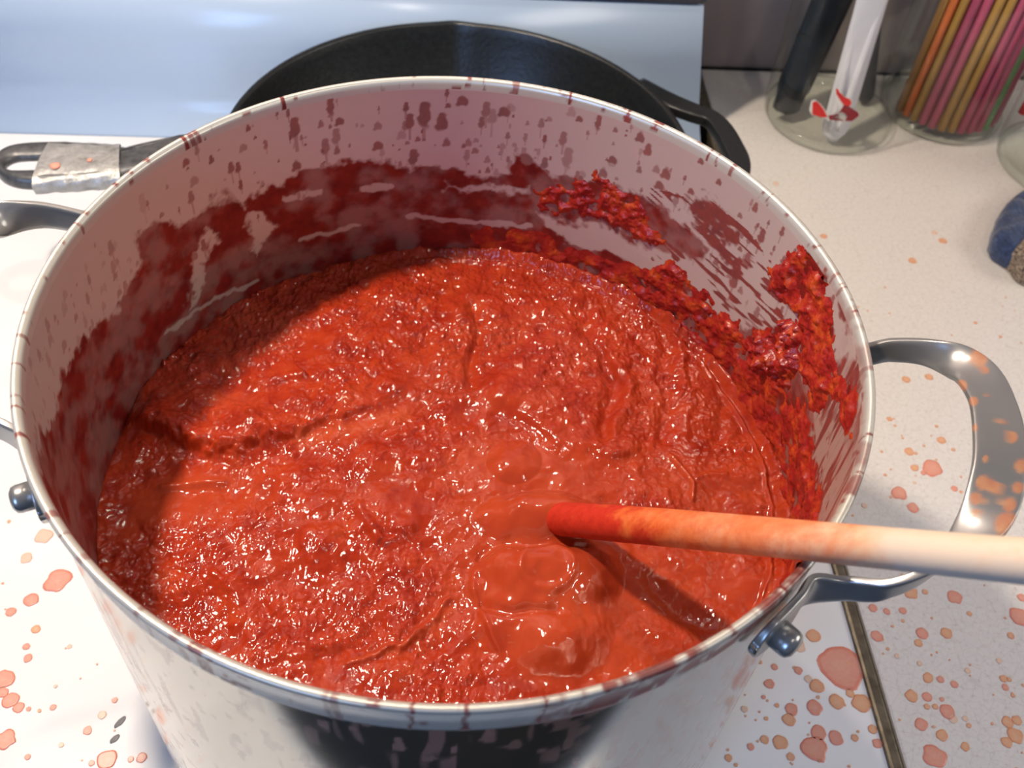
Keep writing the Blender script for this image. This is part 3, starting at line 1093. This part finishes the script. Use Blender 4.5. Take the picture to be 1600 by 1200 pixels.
dA, sA, tA = pline(Xw, Yw, [(190, 664), (240, 678), (300, 702), (370, 708), (400, 688), (440, 690), (480, 668), (560, 640), (640, 618), (700, 600), (750, 588)])
sA = sA + 9 * fbm(X3, Y3, 0.006, 3, 111)
h += (0.0088 * sstep(1.0, 0.25, tA) + 0.001) * sstep(0, 0.1, tA) * sstep(1, 0.9, tA) * (0.5 - 0.5 * np.tanh(sA / 7)) * np.exp(-np.clip(-sA, 0, None) / 75) * (1 + 0.35 * fbm(X3, Y3, 0.012, 2, 112))
h += scarp([(380, 600), (420, 606), (470, 598), (478, 588)], 0.0034, 5, 35)
h += scarp([(250, 590), (330, 580), (400, 560)], 0.0022, 8, 60)
h += scarp([(430, 540), (520, 500), (620, 480), (700, 470)], 0.002, 9, 60)
h -= ridge([(735, 470), (748, 500), (740, 540), (738, 580), (748, 612)], 0.0034, 12)
h += gauss(715, 500, 26, 30, 0.0025)
h += scarp([(735, 505), (775, 520), (800, 512)], 0.0016, 6, 30)
h += scarp([(745, 610), (790, 640), (850, 678), (895, 706), (960, 722), (1010, 716)], 0.0032, 6, 60)
h -= ridge([(900, 500), (935, 540), (955, 590), (955, 650), (935, 706)], 0.0028, 12)
h += ridge([(925, 520), (960, 570), (980, 610), (975, 660), (950, 708)], 0.0022, 9)
h -= ridge([(1000, 470), (1035, 530), (1048, 600), (1042, 670), (1030, 700)], 0.0024, 11)
h += ridge([(1030, 480), (1065, 550), (1075, 620), (1068, 700)], 0.0015, 9)
h -= ridge([(1085, 520), (1120, 580), (1135, 640), (1130, 700)], 0.0014, 12)
h += ridge([(840, 440), (930, 480), (985, 540)], 0.0015, 12)
h -= ridge([(850, 460), (930, 500)], 0.0012, 10)
h += scarp([(480, 880), (520, 850), (600, 830), (660, 838)], 0.0022, 8, 50)
h += ridge([(520, 1038), (627, 1012), (687, 967), (717, 934)], 0.0017, 5)
h += ridge([(335, 885), (372, 925), (378, 960), (360, 985)], 0.0010, 9)
h -= ridge([(395, 900), (410, 950), (440, 990)], 0.0012, 18)
h += ridge([(560, 790), (580, 830), (600, 850)], 0.0016, 9)
h -= ridge([(480, 1030), (560, 1000), (600, 970)], 0.0020, 12)
h += ridge([(640, 1060), (720, 1010), (760, 975)], 0.0012, 10)
h -= ridge([(1000, 880), (1040, 930), (1080, 960), (1120, 990)], 0.0022, 22)
h += ridge([(1040, 705), (1070, 740), (1082, 760), (1080, 790)], 0.0018, 4, False)
h += ridge([(1082, 752), (1110, 742), (1140, 745)], 0.0010, 4, False)
h += ridge([(1205, 880), (1200, 930), (1185, 960)], 0.0012, 4, False)
h += 0.0038 * np.clip(1 - np.hypot((X - 803) / 44, (Y - 722) / 36) ** 2, 0, 1)
h += gauss(1010, 760, 60, 30, 0.001)
# sauce heaped over the spoon's bowl
def mound(cx, cy, rx, ry, hh, k=1.3):
    q = np.hypot((Xm - cx) / rx, (Ym - cy) / ry)
    return hh * np.clip(1 - q ** 2, 0, 1) ** k


def smax(a, b, k=0.0018):
    return np.logaddexp(a / k, b / k) * k


Xm, Ym = X + 7 * fbm(X3, Y3, 0.014, 2, 101), Y + 6 * fbm(X3, Y3, 0.014, 2, 102)
hm = mound(850, 925, 128, 112, 0.0120, 1.0)
hm = smax(hm, mound(828, 900, 88, 62, 0.0155, 0.8))
hm = smax(hm, mound(868, 1000, 96, 74, 0.0128, 1.15))
hm = smax(hm, mound(832, 812, 92, 46, 0.0150, 0.8))
hm = smax(hm, mound(885, 815, 62, 30, 0.0150, 0.8))
hm = smax(hm, mound(778, 978, 40, 40, 0.0075, 0.9))
hm = smax(hm, mound(900, 905, 80, 60, 0.0140, 1.0))
hm -= hm.min()
h += hm
h -= 0.0022 * np.exp(-(pline(Xm, Ym, [(752, 872), (790, 856), (850, 858), (910, 862)])[0] / 8) ** 2)
h -= 0.0020 * np.exp(-(pline(Xm, Ym, [(752, 950), (800, 966), (870, 966)])[0] / 8) ** 2)
h += 0.0010 * np.exp(-((np.hypot((Xm - 850) / 1.15, Ym - 905) - 34) / 6) ** 2)
h += ridge([(742, 880), (738, 920), (752, 960), (770, 1000), (790, 1030)], 0.0012, 5, False)
# smooth film regions
for (cx, cy, rx, ry, s) in ((850, 880, 150, 170, 1.0), (820, 735, 120, 60, .95), (300, 790, 100, 40, .8), (1000, 740, 120, 40, .5), (1060, 930, 170, 90, .75),
                            (930, 1030, 160, 60, .75), (1120, 760, 70, 50, .5)):
    sm = np.maximum(sm, s * np.exp(-(((Xw - cx) / rx) ** 2 + ((Yw - cy) / ry) ** 2) ** 2))
pool = gauss(300, 768, 90, 26, 0.0022)
h -= pool
d, s, t = pline(X, Y, [(255, 762), (300, 758), (350, 752)])
h += 0.0016 * np.exp(-(d / 6) ** 2)
sm = np.maximum(sm, np.exp(-(d / 22) ** 2))
# meniscus: a lip a few millimetres in, then a slope climbing to the steel
lip = np.exp(-((rad - 0.1400 - 0.0008 * fbm(X3, Y3, 0.012, 2, 88)) / 0.0011) ** 2)
right = sstep(0.0, 0.6, np.cos(ang - 0.35))
h += lip * 0.0016 * right
h += sstep(0.1415, 0.1462, rad) * (0.0035 * right + 0.0006)
sm *= 1 - 0.7 * sstep(0.1405, 0.142, rad)
h += 0.0012 * sstep(0.141, 0.144, rad) * right * fbm(X3, Y3, 0.007, 3, 89)
# pulp grain
gr = 1 - 0.93 * np.clip(sm, 0, 1)
patch = np.clip(0.75 + 0.7 * fbm(X3, Y3, 0.022, 2, 90), 0.15, 1.4) * (1 + 0.45 * sstep(700, 480, Y))
g1 = fbm(X3, Y3, 0.0042, 3, 91)
g2 = fbm(X3 * 1.25, Y3 * 0.85, 0.0020, 2, 92)
h += gr * patch * (0.00100 * g1 + 0.00052 * g2 + 0.0005 * np.clip(fbm(X3, Y3, 0.009, 2, 94), 0, 1))
foam = np.clip(0.65 * sm + 0.3 * sstep(0.1, 0.5, fbm(X3, Y3, 0.02, 3, 95)), 0, 1)
for pts, w in (([(650, 640), (560, 670), (450, 690)], 14), ([(1040, 705), (1070, 740), (1082, 760), (1080, 790)], 5),
               ([(1205, 880), (1200, 930), (1185, 960)], 5), ([(520, 1038), (627, 1012), (687, 967), (717, 934)], 5), ([(745, 870), (790, 845), (850, 850)], 7)):
    d, s, t = pline(X, Y, pts)
    foam = np.maximum(foam, np.exp(-(d / w) ** 2) * ends(t))
VS = np.stack([X3, Y3, ZS + h], -1)
sauce = quadmesh('tomato_sauce', VS, gridquads(NG, NG), M['sauce'], None, {'smoothness': np.clip(sm, 0, 1), 'foam': foam})
tag(sauce, 'thick bright red tomato sauce filling the stock pot', 'sauce')

# ------------------------------------------------------------------ wooden spoon
a0 = P(893, 812, -0.0905)
a1 = P(1270, 846, 0.0078)
dirn = (a1 - a0) / np.linalg.norm(a1 - a0)
sp = empty('wooden_spoon', tuple(a1))
tag(sp, 'wooden spoon with sauce-soaked handle resting on the pot rim', 'spoon')
tN = np.linspace(-0.034, 0.33, 150)
path = a0 + dirn * tN[:, None]
path[:, 2] += 0.0004 * np.sin(tN * 20)
rad_h = 0.0146 - 0.0030 * sstep(0.0, 0.2, tN)
rad_h[-8:] *= np.sqrt(np.linspace(1, 0.1, 8))
side = np.cross(dirn, [0, 0, 1])
sweep('spoon_handle', path, side, rad_h, rad_h * 0.97, M['wood'], sp, 28, 2.0)
ho = sp.children[0]
me = ho.data
co = np.zeros(len(me.vertices) * 3)
me.vertices.foreach_get('co', co)
co = co.reshape(-1, 3)
tt = (co - a0) @ dirn
upv = np.cross(side / np.linalg.norm(side), dirn)
under = (co - a0) @ upv
soak = 0.86 - 0.62 * tt / 0.19 - 0.3 * sstep(0.13, 0.2, tt)
soak = np.clip(soak + (-under / 0.0065) * 0.06, 0, 1)
t_ = me.attributes.new('soak', 'FLOAT', 'POINT')
t_.data.foreach_set('value', soak.astype(np.float32))
# bowl, under the surface
bc = a0 - dirn * 0.066
nb, mb = 40, 14
Vb = []
e1, e2 = dirn, side / np.linalg.norm(side)
e3 = np.cross(e1, e2)
for layer, off in ((0, 0.0), (1, -0.0035)):
    for i in range(nb):
        a = 2 * math.pi * i / nb
        for j in range(mb):
            q = j / (mb - 1)
            dpt = -0.011 * (1 - q * q) + off
            Vb.append(bc + e1 * (0.034 * q * math.cos(a)) + e2 * (0.024 * q * math.sin(a)) + e3 * dpt)
Qb = np.vstack([gridquads(nb, mb, wrap_u=True), gridquads(nb, mb, wrap_u=True, flip=True) + nb * mb])
rimq = [[i * mb + mb - 1, ((i + 1) % nb) * mb + mb - 1, nb * mb + ((i + 1) % nb) * mb + mb - 1, nb * mb + i * mb + mb - 1] for i in range(nb)]
quadmesh('spoon_bowl', Vb, np.vstack([Qb, rimq]), M['wood'], sp, {'soak': np.ones(len(Vb))})

# ------------------------------------------------------------------ cast iron skillet
SCX, SCY, SZ, SR = 0.0092, 0.3170, -0.1600, 0.1615
ZSB = ZF + 0.0220
sk = empty('cast_iron_skillet', (SCX, SCY, ZSB))
tag(sk, 'large black cast iron skillet behind the pot, its handle taped', 'skillet')
H = SZ - ZSB
pr_ = [(0.001, 0), (0.125, 0), (0.131, 0.002), (0.137, 0.012), (SR - 0.003, H - 0.010), (SR - 0.0005, H - 0.006), (SR, H - 0.002), (SR - 0.0008, H),
       (SR - 0.0036, H), (SR - 0.0046, H - 0.0015), (SR - 0.0058, H - 0.008), (0.134, 0.020), (0.128, 0.010), (0.118, 0.006), (0.06, 0.005), (0.001, 0.005)]


def lips(thh, r, z):
    g_ = np.exp(-((thh - math.pi / 2 - 0.02) / 0.07) ** 2) + np.exp(-((thh - 1.5 * math.pi) / 0.07) ** 2)
    up = sstep(H * 0.5, H, z)
    return r + 0.0030 * g_ * up, z - 0.0005 * g_ * up


lathe('pan_body', pr_, 256, M['iron'], sk, (SCX, SCY, ZSB), lips)
# small helper loop at the right
hp = [P(1000, 132, SZ - 0.006), P(1044, 160, SZ - 0.004), P(1082, 176, SZ - 0.004), P(1110, 186, SZ - 0.004), P(1128, 204, SZ - 0.004),
      P(1142, 228, SZ - 0.004), P(1154, 256, SZ - 0.004), P(1150, 286, SZ - 0.005), P(1120, 306, SZ - 0.005), P(1075, 305, SZ - 0.005)]
pth = catmull(hp, 90)
wv = catmull([[v_, 0, 0] for v_ in (.009, .0165, .0155, .014, .0150, .0155, .0155, .014, .014, .018)], 90)[:, 0]
sweep('helper_handle', pth, np.cross(np.gradient(pth, axis=0), (0, 0, 1)), wv, 0.0085, M['iron'], sk, 24, 6)
# long handle with its slot, at the left
hz = SZ - 0.002


def hp2(x, y):
    q = P(x, y, hz)
    return (q[0], q[1])


out = [hp2(330, 203), hp2(280, 219), hp2(250, 226), hp2(222, 230), hp2(190, 226), hp2(140, 222), hp2(85, 219), hp2(40, 221), hp2(10, 228), hp2(-8, 240),
       hp2(-14, 252), hp2(-8, 264), hp2(6, 275), hp2(30, 282), hp2(70, 283), hp2(120, 280), hp2(170, 276), hp2(215, 268), hp2(260, 262), hp2(330, 262)]
hole = [hp2(120, 243), hp2(70, 245), hp2(36, 247), hp2(20, 250), hp2(13, 254), hp2(17, 258), hp2(34, 259), hp2(75, 258), hp2(120, 255), hp2(130, 249)]


def resamp(pts, n, closed=True):
    p = np.array(list(pts) + [pts[0]])
    p = catmull(p, 400)
    s = np.r_[0, np.cumsum(np.hypot(*np.diff(p, axis=0).T))]
    t = np.linspace(0, s[-1], n, endpoint=False)
    return np.stack([np.interp(t, s, p[:, 0]), np.interp(t, s, p[:, 1])], 1)


# body of the handle as a tube-like frame: inner ring at the slot, outer ring at the outline
NH = 96
o2 = resamp(out, NH)
hc = np.mean(np.array(hole), 0)
# cast angular correspondence round the slot's long axis
ax0, ax1 = np.array(hp2(24, 253)), np.array(hp2(112, 250))


def proj_axis(p):
    s = np.clip(((p - ax0) @ (ax1 - ax0)) / ((ax1 - ax0) @ (ax1 - ax0)), 0, 1)
    return ax0 + (ax1 - ax0) * s


inn = []
for p in o2:
    c = proj_axis(p)
    v = (p - c) / max(np.linalg.norm(p - c), 1e-6)
    inn.append(c + v * 0.0068)
inn = np.array(inn)
prof_h = [(0.0, -0.002), (0.0, -0.0045), (0.25, -0.008), (0.6, -0.0105), (0.9, -0.008), (1.0, -0.0045), (0.93, -0.0008), (0.75, 0.0015), (0.4, 0.0012), (0.12, -0.0005)]
Vh = []
for i in range(NH):
    for (f, z) in prof_h:
        q = inn[i] + (o2[i] - inn[i]) * f
        Vh.append((q[0], q[1], hz + z))
quadmesh('long_handle', Vh, gridquads(NH, len(prof_h), wrap_u=True, wrap_v=True), M['iron_handle'], sk)
# tape sleeve around the middle
ts = np.linspace(0, 1, 34)
Vt = []
nsec = 36
for t in ts:
    # top edge and bottom edge of the sleeve in plan
    topx = 80 + (188 - 80) * t
    botx = 48 + (187 - 48) * t
    pt = np.array([*hp2(topx, 217.5 + 5 * t), 0])
    pb = np.array([*hp2(botx, 286.5 - 9 * t), 0])
    c = (pt + pb) / 2
    w2 = (pt - pb) / 2
    for k in range(nsec):
        a = 2 * math.pi * k / nsec
        cx_, sx_ = math.cos(a), math.sin(a)
        cc = np.sign(cx_) * abs(cx_) ** 0.7
        ss = np.sign(sx_) * abs(sx_) ** 0.7
        wr = 1 + 0.02 * math.sin(9 * a + 14 * t) + 0.012 * math.sin(31 * t + 3 * a)
        q = c + w2 * cc * wr
        Vt.append((q[0], q[1], hz - 0.0053 + 0.0082 * ss * wr))
quadmesh('duct_tape', Vt, gridquads(34, nsec, wrap_v=True), M['tape'], sk)
for k, (x, y, r) in enumerate(((86, 259, 8), (140, 250, 4))):
    pass
    # dried drops on the tape
    p = P(x, y, hz + 0.0032)
    v_, f_, e_ = splat_obj(p[0], p[1], r * 0.62 / F * 1.1, None, 0, 900 + k)
    v_ = [(a_, b_, c_ - ZF + hz + 0.0031) for a_, b_, c_ in v_]
    me = bpy.data.meshes.new('sauce_splatter')
    me.from_pydata(v_, [], f_)
    t_ = me.attributes.new('edge', 'FLOAT', 'POINT')
    t_.data.foreach_set('value', e_)
    link('sauce_splatter', me, M['splat'][0], sk, True)

# ------------------------------------------------------------------ jars on the worktop
JH = 0.17


def jar(cx, cy, r, label, height=JH):
    j = empty('glass_jar', (cx, cy, ZF))
    tag(j, label, 'jar')
    lathe('jar_wall', [(r - 0.006, 0.001), (r - 0.002, 0.004), (r, 0.012), (r, height), (r - 0.001, height + 0.002), (r - 0.003, height)], 96, M['glass'], j,
          (cx, cy, ZF))
    lathe('jar_base', [(0.0005, 0.0005), (r - 0.012, 0.0005), (r - 0.005, 0.0008), (r - 0.0026, 0.004), (r - 0.0022, 0.010), (r - 0.006, 0.009), (r - 0.016, 0.0065),
                       (0.0005, 0.0055)], 96, M['glass'], j, (cx, cy, ZF))
    return j


J1 = (0.345, 0.512, 0.0585)
J2 = (0.4555, 0.529, 0.0570)
J3 = (0.5420, 0.4480, 0.0600)
j1 = jar(*J1, 'clear glass jar with red and white sticker holding dark and white utensils')
j2 = jar(*J2, 'clear glass jar packed with pink, yellow and green drinking straws')
j3 = jar(*J3, 'clear glass jar at the right edge holding red straws')

# sticker fragments on the first jar


def decal(name, pts, mat, off):
    V, n = [], len(pts)
    for o_ in (off + 0.0002, off):
        for (x, y) in pts:
            q = hit_cyl(1170 + x / 3.72, y / 3.72, J1[0], J1[1], J1[2] + o_)
            V.append(q)
    Fc = [tuple(range(n)), tuple(range(2 * n - 1, n - 1, -1))] + [(i, n + i, n + (i + 1) % n, (i + 1) % n) for i in range(n)]
    return pymesh(name, V, Fc, mat, j1)


decal('sticker', [(362, 585), (385, 578), (405, 592), (425, 610), (445, 640), (462, 664), (520, 655), (524, 625), (505, 560), (500, 515), (514, 508), (530, 532), (560, 562),
                  (595, 575), (603, 600), (592, 622), (640, 648), (648, 672), (605, 708), (470, 700), (440, 690), (365, 668), (352, 640)], M['sticker_white'], 0.0003)
decal('sticker_print', [(370, 595), (392, 588), (412, 606), (438, 642), (458, 680), (420, 682), (368, 664)], M['sticker_red'], 0.0007)
decal('sticker_print', [(506, 516), (514, 512), (530, 540), (558, 565), (592, 580), (598, 602), (584, 618), (552, 610), (530, 580), (508, 545)], M['sticker_red'], 0.0007)
decal('sticker_print', [(552, 612), (586, 622), (636, 652), (642, 672), (602, 704), (560, 704), (575, 670), (540, 650), (520, 660), (545, 625)], M['sticker_dark'], 0.0008)
decal('sticker_print', [(462, 672), (520, 664), (525, 672), (480, 680), (540, 695), (560, 704), (470, 696)], M['sticker_dark'], 0.0008)

# utensils inside jar 1


def rod(name, p0, p1, w0, w1, thick_, mat, wd=(1, 0, 0), power=3.0, parent=None, n=40):
    t = np.linspace(0, 1, n)
    path = np.array(p0) + (np.array(p1) - np.array(p0)) * t[:, None]
    w = w0 + (w1 - w0) * t
    w = w * np.sqrt(np.clip(1 - (1 - np.clip(t / 0.06, 0, 1)) ** 2, 0.05, 1))
    return sweep(name, path, wd, w, thick_, mat, parent, 16, power)


z0 = ZF + 0.012


def leaning(name, q0, Y0, q1, Y1, w0, w1, thk, mat, parent, L=0.27, power=3.0):
    p0, p1 = PY(*q0, Y0), PY(*q1, Y1)
    d = (p1 - p0) / np.linalg.norm(p1 - p0)
    return rod(name, p0, p0 + d * L, w0, w1, thk, mat, (1, 0.15, 0), power, parent)


t = empty('spatula', (0.305, 0.500, z0))
tag(t, 'dark handled kitchen tool leaning in the stickered glass jar', 'utensil')
leaning('handle', (1230, 160), 0.512, (1300, 0), 0.524, 0.030, 0.046, 0.014, M['black_plastic'], t)
leaning('blade', (1226, 176), 0.504, (1258, 90), 0.514, 0.026, 0.030, 0.010, M['black_plastic'], t, 0.07)
t = empty('plastic_scraper', (0.352, 0.476, z0))
tag(t, 'white plastic scraper handle standing in the stickered glass jar', 'utensil')
leaning('handle', (1300, 220), 0.472, (1363, 0), 0.494, 0.026, 0.030, 0.006, M['white_plastic'], t)
leaning('grip_rib', (1296, 205), 0.465, (1346, 0), 0.496, 0.005, 0.006, 0.005, M['white_plastic'], t)
leaning('grip_rib', (1308, 205), 0.465, (1379, 0), 0.496, 0.005, 0.006, 0.005, M['white_plastic'], t)
t = empty('dark_tool', (0.385, 0.520, z0))
tag(t, 'slim dark kitchen tool behind the white scraper in the jar', 'utensil')
leaning('handle', (1352, 160), 0.535, (1364, 20), 0.541, 0.016, 0.018, 0.008, M['black_plastic'], t, 0.15)


# straws: one tube mesh per colour, copies share it
def tube_mesh(name, r, L, mat):
    n = 12
    V = []
    for z in (0, L):
        for rr in (r, r * 0.82):
            for k in range(n):
                a = 2 * math.pi * k / n
                V.append((rr * math.cos(a), rr * math.sin(a), z))
    Fc = []
    for k in range(n):
        k2 = (k + 1) % n
        Fc += [(k, k2, 2 * n + k2, 2 * n + k), (n + k2, n + k, 3 * n + k, 3 * n + k2), (k2, k, n + k, n + k2), (2 * n + k, 2 * n + k2, 3 * n + k2, 3 * n + k)]
    me = bpy.data.meshes.new(name)
    me.from_pydata(V, [], Fc)
    me.materials.append(mat)
    me.polygons.foreach_set('use_smooth', [True] * len(me.polygons))
    return me


tubes = {c: tube_mesh('drinking_straw', 0.0036, 0.22, M[c]) for c in ('pink', 'magenta', 'yellow', 'green', 'orange', 'red')}


def straw(color, b, tp, label, group):
    o = bpy.data.objects.new('drinking_straw', tubes[color])
    COL.objects.link(o)
    d = Vector(tp) - Vector(b)
    o.location = b
    o.rotation_euler = d.to_track_quat('Z', 'Y').to_euler()
    tag(o, label, 'straw', group)
    return o


PLACE = ['leftmost', 'second from left', 'third from left', 'fourth from left', 'fifth from left', 'sixth from left', 'seventh from left', 'eighth from left',
         'ninth from left', 'tenth from left', 'eleventh from left', 'twelfth from left', 'third from right', 'second from right', 'rightmost']
order = ['yellow', 'orange', 'yellow', 'pink', 'pink', 'yellow', 'yellow', 'pink', 'pink', 'pink', 'green', 'magenta', 'magenta', 'pink', 'magenta']
cx, cy, r = J2
rs = np.random.RandomState(3)
names = dict(pink='pink', magenta='deep magenta', yellow='golden yellow', green='green', orange='orange', red='red')
for row in range(3):
    rr = r - 0.0085 - 0.009 * row
    m_ = len(order) - 2 * row
    for k in range(m_):
        a = math.radians(-160 + 140 * k / (m_ - 1)) if row == 0 else math.radians(-165 + 150 * k / (m_ - 1))
        c = order[min(k + row, len(order) - 1)]
        b_ = (cx + rr * math.cos(a), cy + rr * math.sin(a), ZF + 0.012)
        a2 = a + 0.06
        tp = (cx + rr * 1.0 * math.cos(a2), cy + rr * 1.0 * math.sin(a2), ZF + 0.23)
        where = ('at the front glass', 'in the second row', 'in the inner row')[row]
        straw(c, b_, tp, '%s straw, %s %s of the middle jar' % (names[c], PLACE[k], where), 'drinking straws %s of the middle jar' % where)
cx, cy, r = J3
for k in range(9):
    a = math.radians(120 + 17 * k)
    rr = r - 0.009 - 0.007 * (k % 2)
    b_ = (cx + rr * math.cos(a), cy + rr * math.sin(a), ZF + 0.040)
    tp = (cx + rr * math.cos(a + 0.3), cy + rr * math.sin(a + 0.3), ZF + 0.25)
    straw('red', b_, tp, 'red straw, %s in the jar at the right edge' % PLACE[k], 'red straws in the right jar')
t = empty('metal_whisk', (cx - 0.02, cy - 0.01, ZF + 0.012))
tag(t, 'small steel utensil lying in the bottom of the right jar', 'utensil')
lathe('bulb', [(0.0005, 0.0), (0.012, 0.002), (0.019, 0.010), (0.021, 0.016), (0.019, 0.022), (0.010, 0.026), (0.0005, 0.027)], 32, M['chrome'], t,
      (cx - 0.026, cy - 0.012, ZF + 0.012))

# ------------------------------------------------------------------ cloth
cl = empty('folded_cloth', (0.50, 0.335, ZF))
tag(cl, 'navy blue denim cloth with beige tweed inside, folded on the worktop', 'cloth')


def cloth_lump(name, pts, z0_, z1_, mat, seed):
    """closed, puffy folded slab over an outline on the worktop"""
    n = 90
    o_ = resamp(pts, n)
    c = o_.mean(0)
    rings = [(1.0, 0.0), (1.03, 0.25), (1.02, 0.6), (0.97, 0.85), (0.88, 0.98), (0.7, 1.0), (0.45, 0.97), (0.2, 1.0), (0.01, 1.0)]
    V = []
    for i in range(n):
        for (f, q) in rings:
            x, y = c + (o_[i] - c) * f
            V.append((x, y, z0_ + (z1_ - z0_) * q))
    V = np.array(V)
    dn = fbm(V[:, 0], V[:, 1], 0.02, 4, seed)
    V[:, 2] += np.where(V[:, 2] > z0_ + 0.002, 0.005 * dn + 0.002 * np.sin(V[:, 0] * 260 + V[:, 1] * 120), 0)
    V[:, 0] += 0.002 * fbm(V[:, 1], V[:, 2], 0.012, 3, seed + 1)
    return quadmesh(name, V, gridquads(n, len(rings), wrap_u=True, flip=True), mat, cl)


def w2(x, y):
    q = P(x, y, ZF)
    return (q[0], q[1])


cloth_lump('outer_layer', [w2(1541, 392), w2(1550, 408), w2(1580, 425), w2(1640, 440), w2(1720, 430), w2(1720, 330), w2(1640, 300), w2(1590, 318), w2(1560, 345)],
           ZF + 0.0006, ZF + 0.022, M['denim'], 121)
cloth_lump('inner_layer', [w2(1568, 420), w2(1598, 448), w2(1660, 452), w2(1700, 420), w2(1690, 370), w2(1620, 362), w2(1592, 385)], ZF + 0.0008, ZF + 0.026,
           M['tweed'], 131)
